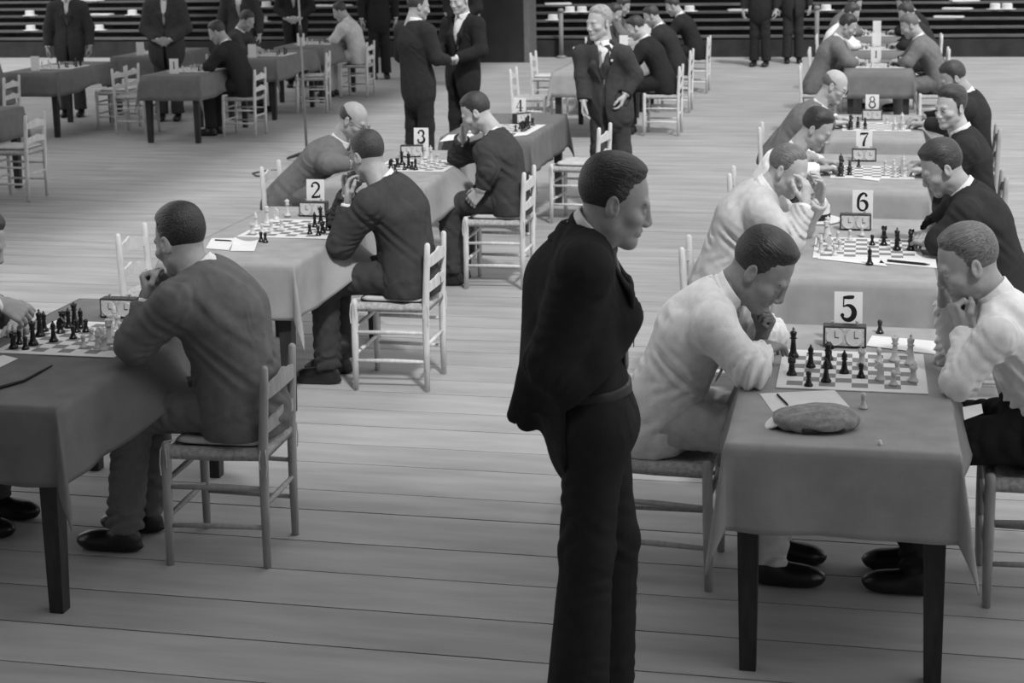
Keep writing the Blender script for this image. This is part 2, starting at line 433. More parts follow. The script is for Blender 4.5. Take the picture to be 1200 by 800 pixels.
def cloth_obj(x, y, laps=(), hang=HANG, material=M_CLOTH, seed=0, step=.02, cnr=0.42):
    r = random.Random(seed)
    hx, hy = W/2, L/2
    fx = [r.uniform(0, 6) for _ in range(8)]
    def axis(half):
        n1 = max(2, int(hang/step)); n2 = int(2*half/(step*1.6))
        return [(-half-hang + hang*i/n1) for i in range(n1)] + [(-half + 2*half*i/n2) for i in range(n2+1)] + [(half + hang*(i+1)/n1) for i in range(n1)]
    X, Y = axis(hx), axis(hy)
    V = []; R0 = .006
    for v in Y:
        for u in X:
            ox = max(0, abs(u)-hx); oy = max(0, abs(v)-hy)
            sx = 1 if u > 0 else -1; sy = 1 if v > 0 else -1
            px = max(-hx, min(hx, u)); py = max(-hy, min(hy, v)); z = TZ+.002
            if ox == 0 and oy == 0:
                V.append((px, py, z + .0012*math.sin(u*9+fx[0])*math.sin(v*7+fx[1]))); continue
            d = math.hypot(ox, oy); th = math.atan2(oy, ox)
            if ox > 0 and oy > 0:        # corner: the spare cloth folds into a pleat that points down
                pl = math.sin(2*th)**1.5
                out = R0 + d*(.035 + cnr*pl*.36)
                dirx, diry = math.cos(th), math.sin(th)
                if pl > 0:
                    # swing the pleat towards the long side
                    dirx, diry = math.cos(th*.9+.0), math.sin(th*.9)
                drop = d*(1+.07*pl)
                V.append((px+sx*dirx*out, py+sy*diry*out, z-drop))
            else:
                along = v if ox > 0 else u
                half = hy if ox > 0 else hx
                near = 1-min(1, abs(abs(along)-half)/.10)
                wv = (.55*math.sin(along*13+fx[2]) + .45*math.sin(along*23+fx[3]+d*3))
                out = R0 + d*(.035+.05*wv)*(1-.5*near)
                w = 0
                if ox > 0:
                    for side, yc, amt in laps:
                        if side == sx: w = max(w, amt*math.exp(-((v-yc)/.24)**4))
                o2 = out + w*d*.62; dz = d*(1-.50*w)
                if ox > 0: V.append((px+sx*o2, py, z-dz))
                else: V.append((px, py+sy*out, z-d))
    nx, ny = len(X), len(Y); F = []
    for j in range(ny-1):
        for i in range(nx-1): F.append((j*nx+i, j*nx+i+1, (j+1)*nx+i+1, (j+1)*nx+i))
    me = np_mesh('tablecloth', V, F)
    o = link('tablecloth', me, material, None, True); o.location = (x, y, 0)
    md = o.modifiers.new('thickness', 'SOLIDIFY'); md.thickness = .0025; md.offset = 1
    return o
NW = ['zero', 'one', 'two', 'three', 'four', 'five', 'six', 'seven', 'eight']
XL, XR = -2.63, 0.35               # centre lines of the two numbered rows
TABLES = {1: (XL, .80), 2: (XL, 3.17), 3: (XL, 5.55), 4: (XL+.22, 7.80), 5: (XR, .775), 6: (XR+.03, 3.16), 7: (XR+.08, 5.60), 8: (XR+.14, 7.90)}
LAPS = {1: ((1, -.06, .9), (-1, 0, .8)), 2: ((1, -.08, 1.0),), 3: ((1, -.08, .9), (-1, 0, .7)), 4: (), 5: ((-1, .05, .5), (1, .05, .5)), 6: ((-1, 0, .8), (1, 0, .8)), 7: ((-1, 0, .8), (1, 0, .8)), 8: ((-1, 0, .8), (1, 0, .8))}
for k, (x, y) in TABLES.items():
    t = dup(table_proto, (x, y, 0), 0)
    nm = 'without a visible card' if k == 1 else 'of card ' + NW[k]
    tag(t, 'dark wooden chess table %s, square tapered legs' % nm, 'table', 'numbered chess tables')
    c = cloth_obj(x, y, LAPS[k], seed=k, step=.018 if k in (1, 2, 5) else .03, material=M_CLOTHD if k in (1, 4) else M_CLOTH)
    tag(c, ('darker grey cloth' if k == 1 else 'grey cloth') + ' draped over the chess table ' + nm, 'tablecloth', 'tablecloths on the numbered tables')
# unnumbered tables farther down the hall
FAR = [(XL+.05, 13.2, 'behind the old man'), (XL+.05, 15.3, 'second behind the old man'), (XL+.05, 17.6, 'third behind the old man'),
       (XR+.20, 13.2, 'first past the gap'), (XR+.22, 15.6, 'second past the gap'), (XR+.24, 18.0, 'third past the gap'),
       (-7.15, 12.65, 'beside the bare aisle'), (-7.05, 14.80, 'behind the microphone stand'), (-7.10, 16.75, 'of the man in the pale jacket'),
       (-9.05, 13.0, 'behind the tweed coat'), (-8.75, 15.2, 'before the stout man'), (-7.62, 8.1, 'with the empty chair by the aisle'),
       (-10.0, 11.5, 'of the tweed coat')]
for i, (x, y, wh) in enumerate(FAR):
    t = dup(table_proto, (x, y, 0), 0)
    tag(t, 'dark wooden table %s' % wh, 'table', 'far chess tables')
    c = cloth_obj(x, y, ((1, 0, .5), (-1, 0, .5)) if i not in (0, 11, 12) else (), seed=20+i, step=.05, material=M_CLOTHD if i >= 3 else M_CLOTH)
    tag(c, 'grey cloth on the table %s' % wh, 'tablecloth', 'tablecloths on the far tables')

# ================================================================== IMPLICIT SURFACES FOR BODIES AND CLOTHES
def nrm(v):
    v = np.asarray(v, float); return v/max(1e-9, np.linalg.norm(v))
def A(*v): return np.array(v, float)
class Prim:
    def __init__(s, fn, lo, hi, k=0.02, op='u'):
        s.fn, s.lo, s.hi, s.k, s.op = fn, np.asarray(lo, float), np.asarray(hi, float), k, op
def rc(a, b, ra, rb, k=.02, flat=None, fs=1.0, wr=0.0, wl=.045, w0=.5, w1=.5, op='u', ph=0.0):
    """tapered capsule; flat = direction squeezed by fs; wr = fold depth, strongest at the ends w0 / w1"""
    a = np.asarray(a, float); b = np.asarray(b, float); ba = b-a; L2 = float(ba@ba)+1e-9; Ln = math.sqrt(L2)
    side = nrm(np.cross(ba, (0.3, 0.2, 1.0)))
    def fn(X, Y, Z):
        px, py, pz = X-a[0], Y-a[1], Z-a[2]
        t = np.clip((px*ba[0]+py*ba[1]+pz*ba[2])/L2, 0, 1)
        qx, qy, qz = px-t*ba[0], py-t*ba[1], pz-t*ba[2]
        if flat is not None:
            f = (qx*flat[0]+qy*flat[1]+qz*flat[2])*(1/fs-1)
            qx, qy, qz = qx+f*flat[0], qy+f*flat[1], qz+f*flat[2]
        d = np.sqrt(qx*qx+qy*qy+qz*qz)
        r = ra+(rb-ra)*t
        if wr:
            win = w0*np.exp(-(t/.30)**2) + w1*np.exp(-((1-t)/.30)**2) + .22
            sd = (qx*side[0]+qy*side[1]+qz*side[2])
            an = sd/(d+.01); r = r + 1.5*wr*win*(2*np.abs(np.sin((t*Ln+sd*.9)*3.1416/wl + .8*np.sin(t*Ln*29+ph)+ph))-1.27)*(.5+.5*np.sin(an*2.2+ph*1.7))
        d = d-r
        return d*(fs if flat is not None else 1.0)
    m = max(ra, rb)+abs(wr)+k+.03
    return Prim(fn, np.minimum(a, b)-m, np.maximum(a, b)+m, k, op)
def ell(c, rad, R=None, k=.02, op='u'):
    c = np.asarray(c, float); rad = np.asarray(rad, float); R = np.eye(3) if R is None else np.asarray(R, float)   # rows of R: local axes
    def fn(X, Y, Z):
        px, py, pz = X-c[0], Y-c[1], Z-c[2]
        q = [(px*R[i, 0]+py*R[i, 1]+pz*R[i, 2])/rad[i] for i in range(3)]
        k0 = np.sqrt(q[0]**2+q[1]**2+q[2]**2)
        k1 = np.sqrt((q[0]/rad[0])**2+(q[1]/rad[1])**2+(q[2]/rad[2])**2)+1e-9
        return k0*(k0-1)/k1
    m = rad.max()+k+.03
    return Prim(fn, c-m, c+m, k, op)
def half(p, n, op='i', k=0.0):      # keep the side that n points away from
    p = np.asarray(p, float); n = nrm(n)
    def fn(X, Y, Z): return (X-p[0])*n[0]+(Y-p[1])*n[1]+(Z-p[2])*n[2]
    return Prim(fn, (-1e9,)*3, (1e9,)*3, k, op)
def custom(fn, op, k=0.0): return Prim(fn, (-1e9,)*3, (1e9,)*3, k, op)
def smin(a, b, k):
    if k <= 0: return np.minimum(a, b)
    h = np.clip(.5+.5*(b-a)/k, 0, 1)
    return b+(a-b)*h - k*h*(1-h)
def mesh_sdf(prims, h):
    us = [p for p in prims if p.op == 'u']
    lo = np.min([p.lo for p in us], 0)+.02; hi = np.max([p.hi for p in us], 0)-.02
    n = np.ceil((hi-lo)/h).astype(int)+2
    xs = [(lo[i]+h*np.arange(n[i])).astype(np.float32) for i in range(3)]
    F = np.full(n, .2, np.float32)
    for p in prims:
        i0 = np.clip(np.floor((p.lo-lo)/h), 0, n-1).astype(int); i1 = np.clip(np.ceil((p.hi-lo)/h)+1, 1, n).astype(int)
        if (i1 <= i0).any(): continue
        sl = tuple(slice(a, b) for a, b in zip(i0, i1))
        X = xs[0][sl[0]][:, None, None]; Y = xs[1][sl[1]][None, :, None]; Z = xs[2][sl[2]][None, None, :]
        d = p.fn(X, Y, Z)
        d = np.broadcast_to(d, F[sl].shape)
        if p.op == 'u': F[sl] = smin(F[sl], d, p.k)
        elif p.op == 'i': F[sl] = -smin(-F[sl], -d, p.k)
        elif p.op == 's': F[sl] = -smin(-F[sl], d, p.k)
        elif p.op == 'd': F[sl] = F[sl]+d
    F[0], F[-1] = .2, .2; F[:, 0], F[:, -1] = .2, .2; F[:, :, 0], F[:, :, -1] = .2, .2
    return surface_nets(F, h, lo)
def surface_nets(F, h, lo):
    s = F < 0
    cnt = np.zeros(tuple(d-1 for d in F.shape), np.int8)
    for dx in (0, 1):
        for dy in (0, 1):
            for dz in (0, 1):
                cnt += s[dx:F.shape[0]-1+dx, dy:F.shape[1]-1+dy, dz:F.shape[2]-1+dz]
    act = np.argwhere((cnt > 0) & (cnt < 8))
    if len(act) == 0: return np.zeros((0, 3)), np.zeros((0, 4), int)
    idx = np.full(cnt.shape, -1, np.int32); idx[tuple(act.T)] = np.arange(len(act))
    pos = np.zeros((len(act), 3)); num = np.zeros(len(act))
    cor = [(a, b, c) for a in (0, 1) for b in (0, 1) for c in (0, 1)]
    for a in cor:
        for ax in range(3):
            if a[ax]: continue
            b = list(a); b[ax] = 1
            fa = F[act[:, 0]+a[0], act[:, 1]+a[1], act[:, 2]+a[2]]; fb = F[act[:, 0]+b[0], act[:, 1]+b[1], act[:, 2]+b[2]]
            m = (fa < 0) != (fb < 0)
            t = np.where(m, fa/np.where(m, fa-fb, 1), 0)
            for q in range(3): pos[:, q] += np.where(m, a[q]+(t if q == ax else 0), 0)
            num += m
    V = (act+pos/num[:, None])*h+lo
    Q = []
    for ax in range(3):
        sl0 = [slice(1, -1)]*3; sl1 = [slice(1, -1)]*3
        sl0[ax] = slice(0, -1); sl1[ax] = slice(1, None)
        a, b = s[tuple(sl0)], s[tuple(sl1)]
        e = np.argwhere(a != b)
        if len(e) == 0: continue
        flip = a[tuple(e.T)]
        e = e.copy()
        for q in range(3):
            if q != ax: e[:, q] += 1
        u, w = (ax+1) % 3, (ax+2) % 3
        def cell(du, dw):
            c = e.copy(); c[:, u] -= du; c[:, w] -= dw
            return idx[tuple(c.T)]
        q = np.stack([cell(1, 1), cell(0, 1), cell(0, 0), cell(1, 0)], 1)
        q[~flip] = q[~flip][:, ::-1]
        Q.append(q)
    Q = np.concatenate(Q); Q = Q[(Q >= 0).all(1)]
    return V, Q
def join_geo(parts):
    Vs, Fs, n = [], [], 0
    for V, F in parts:
        if len(V) == 0: continue
        Vs.append(V); Fs.append(F+n); n += len(V)
    return np.concatenate(Vs), np.concatenate(Fs)

# ---- heads (looking along +Y, centre between the ears)
HEADS = {}
def head(style, h):
    key = (style, h)
    if key in HEADS: return HEADS[key]
    P = [ell((0, -.014, .036), (.0745, .097, .088), k=.02),
         ell((0, .030, -.030), (.058, .064, .084), k=.03),
         rc((-.044, .005, -.062), (0, .062, -.097), .022, .019, .025), rc((.044, .005, -.062), (0, .062, -.097), .022, .019, .025),
         ell((0, .076, -.101), (.021, .017, .017), k=.02),
         rc((-.034, .079, .020), (.034, .079, .020), .0125, .0125, .014),
         ell((-.045, .058, -.026), (.021, .024, .019), k=.02), ell((.045, .058, -.026), (.021, .024, .019), k=.02)]
    for s in (-1, 1):
        P.append(ell((s*.031, .104, -.001), (.019, .022, .013), k=.012, op='s'))
        P.append(ell((s*.031, .076, -.002), (.0145, .014, .0125), k=.004))
    P += [rc((0, .090, .014), (0, .107, -.028), .0080, .0105, .011), ell((0, .107, -.033), (.0130, .0105, .0110), k=.010)]
    for s in (-1, 1): P.append(ell((s*.0135, .099, -.039), (.0085, .012, .008), k=.006))
    P += [rc((-.019, .080, -.064), (.019, .080, -.064), .010, .010, .012), rc((-.013, .092, -.0585), (.013, .092, -.0585), .0062, .0062, .006),
          rc((-.013, .090, -.071), (.013, .090, -.071), .0068, .0068, .006), rc((-.014, .099, -.065), (.014, .099, -.065), .0018, .0018, .003, op='s')]
    for s in (-1, 1):
        R = np.array([[1, 0, 0], [0, math.cos(.2), math.sin(.2)], [0, -math.sin(.2), math.cos(.2)]])
        R = np.array([[math.cos(.35*s), -math.sin(.35*s), 0], [math.sin(.35*s), math.cos(.35*s), 0], [0, 0, 1]]) @ R
        P.append(ell((s*.079, -.012, -.006), (.0085, .0195, .033), R, k=.006))
        P.append(ell((s*.088, -.008, -.001), (.007, .0115, .021), R, k=.004, op='s'))
        P.append(ell((s*.080, -.002, -.008), (.006, .006, .009), R, k=.004))
    P += [rc((0, -.022, -.04), (0, -.045, -.20), .056, .060, .03)]
    P.append(rc((-.03, .02, -.10), (0, .0, -.19), .012, .012, .02)); P.append(rc((.03, .02, -.10), (0, .0, -.19), .012, .012, .02))
    skin = mesh_sdf(P, h)
    t, top, fx = {'short': (.010, .008, 0), 'slick': (.011, .010, -.004), 'thin': (.006, .002, -.020), 'full': (.013, .013, .006), 'bald': (.007, 0, 0)}[style]
    zk = np.array([-.10, -.080, -.045, -.036, -.01, .02, .045, .065, .085, .105, .13]); yk = np.array([-.12, -.075, -.040, .000, .014, .024, .032, .046, .066+fx, .092+fx, .14+fx])
    sk = [ell((0, -.014, .036), (.0745, .097, .088)), ell((0, .030, -.030), (.058, .064, .084))]
    def hfn(X, Y, Z):
        d = smin(sk[0].fn(X, Y, Z), sk[1].fn(X, Y, Z), .02)
        m = np.interp(Z, zk, yk) - .35*np.maximum(0, np.abs(X)-.02)*np.clip((Z-.02)/.05, 0, 1) - Y
        if style == 'bald': m = np.minimum(m, np.minimum(.052-Z-.35*(Y+.03), .02-Y))
        m = m*.8 + .0030*np.sin(X*150+Z*95) + .0018*np.sin(X*60+Z*330+Y*120)
        th = t*np.clip(m/.028, -1, 1)*(.5+.5*np.clip((Z+.02)/.08, 0, 1)) + top*np.clip(m/.05, 0, 1)*np.clip((Z-.05)/.06, 0, 1)
        return d - th + .0015
    H = [Prim(hfn, (-.14, -.16, -.14), (.14, .16, .20), 0.0)]
    bro = []
    for s in (-1, 1): bro.append(rc((s*.018, .0895, .019), (s*.046, .0775, .021), .0048, .0036, .003))
    hair = mesh_sdf(H, h)
    brow = mesh_sdf(bro, min(h, .0035))
    hair = join_geo([hair, brow])
    HEADS[key] = (skin, hair)
    return HEADS[key]
# ---- hands (wrist at the origin, fingers along +Y, palm towards -Z, thumb on +X)
HANDS = {}
HPOSE = {'relaxed': (25, 30, 20, 30), 'fist': (72, 92, 55, 10), 'flat': (6, 10, 6, 45), 'cheek': (22, 35, 15, 40), 'reach': (40, 45, 25, 20)}
def hand(pose, h):
    key = (pose, h)
    if key in HANDS: return HANDS[key]
    m, p, d, th = [math.radians(a) for a in HPOSE[pose]]
    P = [rc((0, -.05, 0), (0, .012, 0), .0275, .026, .012, A(0, 0, 1), .78)]
    for x0, x1 in ((-.022, -.033), (-.008, -.011), (.008, .011), (.021, .031)):
        P.append(rc((x0, .008, 0), (x1, .083, .002), .0155, .0125, .012, A(0, 0, 1), .85))
    P.append(ell((.024, .035, -.008), (.017, .030, .015), k=.012))
    for i, (x, L0) in enumerate(((.031, .074), (.011, .084), (-.011, .078), (-.032, .062))):
        a = A(x, .083, .002); ang = 0; sp = (x/.032)*.10*(1 if pose != 'fist' else .1)
        ls = (L0*.46, L0*.30, L0*.24); ex = 1+.08*i
        for j, (l, da) in enumerate(zip(ls, (m*ex, p, d))):
            ang += da
            b = a + l*A(math.sin(sp)*math.cos(ang), math.cos(ang), -math.sin(ang))
            P.append(rc(a, b, .0098-.0009*j, .0090-.0010*j, .0035))
            a = b
    a = A(.026, .018, -.010); dirs = ((.62, .70, -.35), (.25, .90, -.35), (.02, .95, -.30)) if pose != 'fist' else ((.55, .72, -.45), (-.1, .85, -.55), (-.75, .55, -.35))
    for j, (l, dv) in enumerate(zip((.042, .034, .027), dirs)):
        b = a+l*nrm(dv); P.append(rc(a, b, .0128-.0012*j, .0115-.0014*j, .007)); a = b
    HANDS[key] = mesh_sdf(P, h)
    return HANDS[key]
def frame_geo(geo, origin, right, fwd, up, scale=1.0, mirror=False):
    V, F = geo
    V = V.copy()
    if mirror: V[:, 0] *= -1; F = F[:, ::-1]
    M = np.stack([right, fwd, up])
    return V*scale @ M + origin, F

# ---- a whole person -------------------------------------------------------
def person(label, hip, neck, hd, hf, fwd, armL, armR, legL, legR, h=.010, hh=.0045, hair='short', hair_m=None, skin=None, jacket=None, shirt=None, trousers=None,
           tie=None, shf=.03, shw=.178, shz=-.046, roll=0.0, open_v=0.0, seat_z=None, shoes=True, vest=None, glasses=False, extra=None, hem=.10, hair_up=None, deep=1.0,
           bulk=1.0, collar_out=False, cat='person', group=None, eyes=False, fold=1.0, belt=None, long_tail=0.0, shtw=0.0, hscale=1.0, badge=None, sleeves=None):
    hip, neck, hd = (np.asarray(v, float) for v in (hip, neck, hd)); fwd = nrm(fwd); hf = nrm(hf)
    up = A(0, 0, 1); right = nrm(np.cross(fwd, up))
    neck0 = neck; neck = neck - nrm(neck-hip)*.042
    sp = neck-hip; sL = np.linalg.norm(sp); sd = sp/sL
    back = -nrm(fwd-sd*(fwd@sd))
    ft = math.cos(shtw)*right + math.sin(shtw)*(-back)     # shoulder line
    waist = hip + sp*.33 + back*.018
    chest = hip + sp*.70 + back*.022
    uch = hip + sp*.90 + back*.0
    F2 = -back
    shL = neck - ft*shw + sd*shz + F2*shf; shR = neck + ft*shw + sd*shz + F2*shf
    origin = A(hip[0], hip[1], 0.0)
    kids = []
    # head frame
    hup = nrm(up + 0*hf) if hair_up is None else nrm(hair_up)
    hr = nrm(np.cross(hf, hup)); hu = nrm(np.cross(hr, hf))
    if roll:
        hr, hu = hr*math.cos(roll)+hu*math.sin(roll), hu*math.cos(roll)-hr*math.sin(roll)
    hs, hg = head(hair, hh)
    parts = [frame_geo(hs, hd, hr, hf, hu, hscale)]
    nk = hd + (hr*0 + hf*-.026 + hu*-.055)
    blow = [rc(nk, neck+sd*.0, .054, .060, .02), rc(neck, chest, .062, .11, .03, F2, .7), rc(chest, waist, .135, .12, .03, F2, .6), rc(waist, hip, .12, .135, .03, F2, .65),
            rc(shL, shR, .05, .05, .03)]
    for s, sh, arm in ((-1, shL, armL), (1, shR, armR)):
        if arm is None: continue
        e, w = np.asarray(arm[0], float), np.asarray(arm[1], float)
        blow += [rc(sh, e, .045, .038, .02), rc(e, w, .040, .025, .02)]
    for s, lg in ((-1, legL), (1, legR)):
        hj = hip + right*s*.085
        blow += [rc(hj, lg[0], .07, .05, .03), rc(lg[0], lg[1], .048, .035, .02)]
    parts.append(mesh_sdf(blow, max(h*1.5, .014)))
    for s, arm in ((-1, armL), (1, armR)):
        if arm is None or arm[2] is None: continue
        w = np.asarray(arm[1], float); hdv = nrm(arm[2]); pn = nrm(arm[3]); pn = nrm(pn-hdv*(pn@hdv))
        # palm normal pn -> local -Z ; thumb side: right hand with palm down and fingers forward has its thumb on the left
        upv = -pn; rgt = nrm(np.cross(hdv, upv))
        mir = (s == 1)
        parts.append(frame_geo(hand(arm[4] if len(arm) > 4 else 'relaxed', min(hh, .0045) if h < .012 else .008), w, rgt, hdv, upv, 1.0, mir))
    V, Fc = join_geo(parts)
    body = link('person', np_mesh('person_body', V-origin, Fc), skin or M_SKIN, None, True)
    body.location = origin
    tag(body, label, cat, group)
    def part(name, prims, m, hv=None):
        V, Fc = mesh_sdf(prims, hv or h)
        if len(V) == 0: return None
        return link(name, np_mesh(name, V-origin, Fc), m, body, True)
    # hair
    V, Fc = frame_geo(hg, hd, hr, hf, hu, hscale); hme = np_mesh('hair', V-origin, Fc)
    ca = hme.attributes.new('combed', 'FLOAT_VECTOR', 'POINT'); ca.data.foreach_set('vector', np.asarray(hg[0], np.float32).ravel())
    link('hair', hme, hair_m or M_HAIRD, body, True)
    if eyes:
        E = []
        for s in (-1, 1): E.append(ell(hd+hr*s*.031+hf*.0885+hu*-.002, (.0085, .0035, .0042), np.stack([hr, hf, hu]), k=.001))
        part('eyes', E, M_INK, .0025)
    outer = jacket or shirt
    b = bulk
    f = .0032*fold
    # shirt: body, collar, cuffs
    def torso(off, arms=True, cuff=.0, low=None):
        low = hip - sd*.02 if low is None else low
        P = [rc(low, waist, .168*b+off, .152*b+off, .04, F2, .72*deep, wr=f*1.2, wl=.07, ph=1), rc(waist, chest, .150*b+off, .176*b+off, .04, F2, .66*deep, wr=f*.8, wl=.09, ph=2),
             rc(chest, uch, .172*b+off, .125*b+off, .04, F2, .66*deep)]
        P += [rc(shL, shR, .062*b+off, .062*b+off, .05, F2, .92), rc(neck-sd*.005, shL+sd*.012, .055+off, .052*b+off, .035), rc(neck-sd*.005, shR+sd*.012, .055+off, .052*b+off, .035)]
        if arms:
            for i, (sh, arm) in enumerate(((shL, armL), (shR, armR))):
                if arm is None: continue
                e, w = np.asarray(arm[0], float), np.asarray(arm[1], float)
                fl = np.linalg.norm(w-e); we = e+(w-e)*max(.1, (fl-.0-cuff)/fl)
                P += [rc(sh, e, .068*b+off, .057*b+off, .035, wr=f*1.5, wl=.042, w0=.6, w1=1.0, ph=i*2+.5), rc(e, we, .057*b+off, .043*b+off, .03, wr=f*1.4, wl=.036, w0=1.1, w1=.4, ph=i+3.)]
        return P
    def crease(amt):
        o3 = hip*1.7
        def fn(X, Y, Z):
            x, y, z = X-o3[0], Y-o3[1], Z-o3[2]
            w = 2.2*np.sin(z*8+x*6)+1.7*np.sin(y*11+z*5+2)
            a_ = np.sin(x*21+y*17+z*16+w); b_ = np.sin(x*34-y*29+z*20+1.4*w+1)
            return amt*(.5*a_*b_+.5*np.abs(b_)-.25)*(.5+.5*np.sin(z*7+x*6+y*5+w))
        return custom(fn, 'd')
    def cuffcuts(cuff):
        Cs = []
        for arm in (armL, armR):
            if arm is None: continue
            e, w = np.asarray(arm[0], float), np.asarray(arm[1], float); n = nrm(w-e); p0 = w-n*cuff
            def fn(X, Y, Z, n=n, p0=p0, w=w):
                d1 = (X-p0[0])*n[0]+(Y-p0[1])*n[1]+(Z-p0[2])*n[2]
                d2 = np.sqrt(np.maximum(0, (X-p0[0])**2+(Y-p0[1])**2+(Z-p0[2])**2-d1*d1))-.062
                return np.maximum(np.maximum(-d1, d1-.10), d2)
            Cs.append(custom(fn, 's'))
        return Cs
    cdir = nrm(nk-neck)
    if shirt is not None:
        if jacket is None:
            P = torso(-.004); P.append(crease(.006*fold))
            P += cuffcuts(.012 if sleeves is None else sleeves)
            if seat_z is not None: P.append(half((0, 0, seat_z+.06), (0, 0, -1)))
            part('shirt', P, shirt)
        else:
            P = [rc(chest, uch, .160*b, .115, .04, F2, .66), rc(waist, chest, .140*b, .164*b, .04, F2, .64)]
            for arm in (armL, armR):
                if arm is None: continue
                e, w = np.asarray(arm[0], float), np.asarray(arm[1], float); n = nrm(w-e)
                P.append(rc(w-n*.06, w-n*.004, .036, .035, .0))
            P += cuffcuts(.004)
            part('shirt', P, shirt)
        # collar: a folded band round the neck, open at the throat
        cb = neck + cdir*.012; ct = neck + cdir*(.078 if not collar_out else .072)
        r0, r1 = (.0765, .0705) if not collar_out else (.098, .073)
        P = [rc(cb, ct, r0, r1, .0, F2, .96), half(ct, nrm(cdir*.97+F2*.16)), half(cb, -nrm(cdir)),
             rc(cb-cdir*.1, ct+cdir*.1, .0635, .0615, .0, F2, .96, op='s')]
        if True:
            def notch(X, Y, Z):        # the gap between the collar points
                x = (X-cb[0])*ft[0]+(Y-cb[1])*ft[1]+(Z-cb[2])*ft[2]; y = (X-cb[0])*F2[0]+(Y-cb[1])*F2[1]+(Z-cb[2])*F2[2]
                t = (X-cb[0])*cdir[0]+(Y-cb[1])*cdir[1]+(Z-cb[2])*cdir[2]
                return np.maximum(np.abs(x)-(.004+np.maximum(0, .04-t)*.55), -y)
            P.append(custom(notch, 's'))
        part('collar', P, shirt, .0036 if h < .012 else .006)
    if tie is not None:
        k0 = neck + F2*.085 - sd*.02
        P = [ell(k0, (.018, .014, .018), np.stack([ft, F2, sd]), k=.005), rc(k0, chest+F2*.128, .014, .026, .006, F2, .35), rc(chest+F2*.128, waist+F2*.118, .026, .032, .004, F2, .3)]
        part('tie', P, tie, min(h, .006))
    if vest is not None:
        P = torso(.004, False)
        def vv(X, Y, Z):
            x = (X-waist[0])*ft[0]+(Y-waist[1])*ft[1]+(Z-waist[2])*ft[2]
            t = ((X-waist[0])*sd[0]+(Y-waist[1])*sd[1]+(Z-waist[2])*sd[2])/sL
            y = (X-waist[0])*F2[0]+(Y-waist[1])*F2[1]+(Z-waist[2])*F2[2]
            return np.maximum(np.abs(x)-.075*(t-.22)/.4, -y)
        P.append(custom(vv, 's', .004)); P.append(half(neck-sd*.03, sd)); P.append(half(hip+sd*.04, -sd))
        part('waistcoat', P, vest)
    if jacket is not None:
        tail = hip - sd*hem
        P = torso(.010, True, .022)
        P.append(rc(hip, tail, .178*b, .185*b, .05, F2, .74, wr=f*1.2, wl=.08))
        P.append(rc(neck-sd*.02+back*.010, neck+sd*.006+back*.008, .080, .072, .02, F2, .95))
        P.append(crease(.006*fold))
        if extra: P += extra(dict(hip=hip, waist=waist, chest=chest, neck=neck, shL=shL, shR=shR, F2=F2, ft=ft, sd=sd, right=right, back=back, fwd=fwd))
        if open_v:
            def vv(X, Y, Z):
                px, py, pz = X-hip[0], Y-hip[1], Z-hip[2]
                x = px*ft[0]+py*ft[1]+pz*ft[2]; t = (px*sd[0]+py*sd[1]+pz*sd[2])/sL; y = px*F2[0]+py*F2[1]+pz*F2[2]
                wdt = np.where(t > .36, .004+.085*open_v*(t-.36)/.62, .004+.05*np.maximum(0, .30-t)*open_v)
                return np.maximum(np.abs(x)-wdt, -(y-.02))
            P.append(custom(vv, 's', .006))
        P.append(rc(neck-sd*.03+F2*.006, neck+sd*.10+F2*.012, .068, .066, .0, F2, .95, op='s'))
        P += cuffcuts(.020)
        if seat_z is not None: P.append(half((0, 0, seat_z), (0, 0, -1)))
        part('jacket', P, jacket)
        if h < .012:      # turned-down collar of the jacket
            jb = neck - sd*.022; jt = neck + cdir*.046
            P = [rc(jb, jt, .118, .079, .0, F2, .92), half(jt, nrm(cdir*.95+F2*.30)), half(jb+sd*.004, -nrm(sd*.9+F2*.35)), rc(jb-sd*.12, jt+cdir*.1, .088, .0695, .0, F2, .95, op='s'), half(neck+F2*.060, F2)]
            part('jacket_collar', P, jacket, .0045)
        if open_v:
            for s in (-1, 1):
                a0 = neck + ft*s*.066 + F2*.060 - sd*.01; a1 = hip+sp*.72 + ft*s*.072*open_v**.5 + F2*.128; a2 = hip+sp*.40 + ft*s*.012 + F2*.126
                P = [rc(a0, a1, .018, .030, .01, F2, .28), rc(a1, a2, .030, .008, .01, F2, .28)]
                part('lapel', P, jacket, min(h, .007))
    if trousers is not None:
        P = [rc(hip+sd*.10, hip, .146*b, .158*b, .04, F2, .72), ell(hip, (.165*b, .128, .115), np.stack([right, fwd, up]), k=.04)]
        for s, lg in ((-1, legL), (1, legR)):
            hj = hip + right*s*.085; kn, an = np.asarray(lg[0], float), np.asarray(lg[1], float)
            P += [rc(hj, kn, .094, .075, .045, wr=f*1.3, wl=.06, w0=.8, w1=.8, ph=s), rc(kn, an, .075, .070 if len(lg) < 4 else lg[3], .035, wr=f*1.2, wl=.06, w0=.8, w1=.7, ph=s+2)]
        for lg in (legL, legR):
            an = np.asarray(lg[1], float); kn = np.asarray(lg[0], float); n = nrm(an-kn)
            def fn(X, Y, Z, n=n, p0=an+n*.012, w=an+n*.05):
                d1 = (X-p0[0])*n[0]+(Y-p0[1])*n[1]+(Z-p0[2])*n[2]
                d2 = np.sqrt((X-w[0])**2+(Y-w[1])**2+(Z-w[2])**2)-.14
                return np.maximum(-d1, d2)
            P.append(custom(fn, 's'))
        P.append(crease(.005*fold))
        part('trousers', P, trousers)
    if belt is not None:
        P = [rc(hip+sd*.085, hip+sd*.115, .154*b, .153*b, .0, F2, .73), half(hip+sd*.118, sd), half(hip+sd*.084, -sd)]
        part('belt', P, belt, .006)
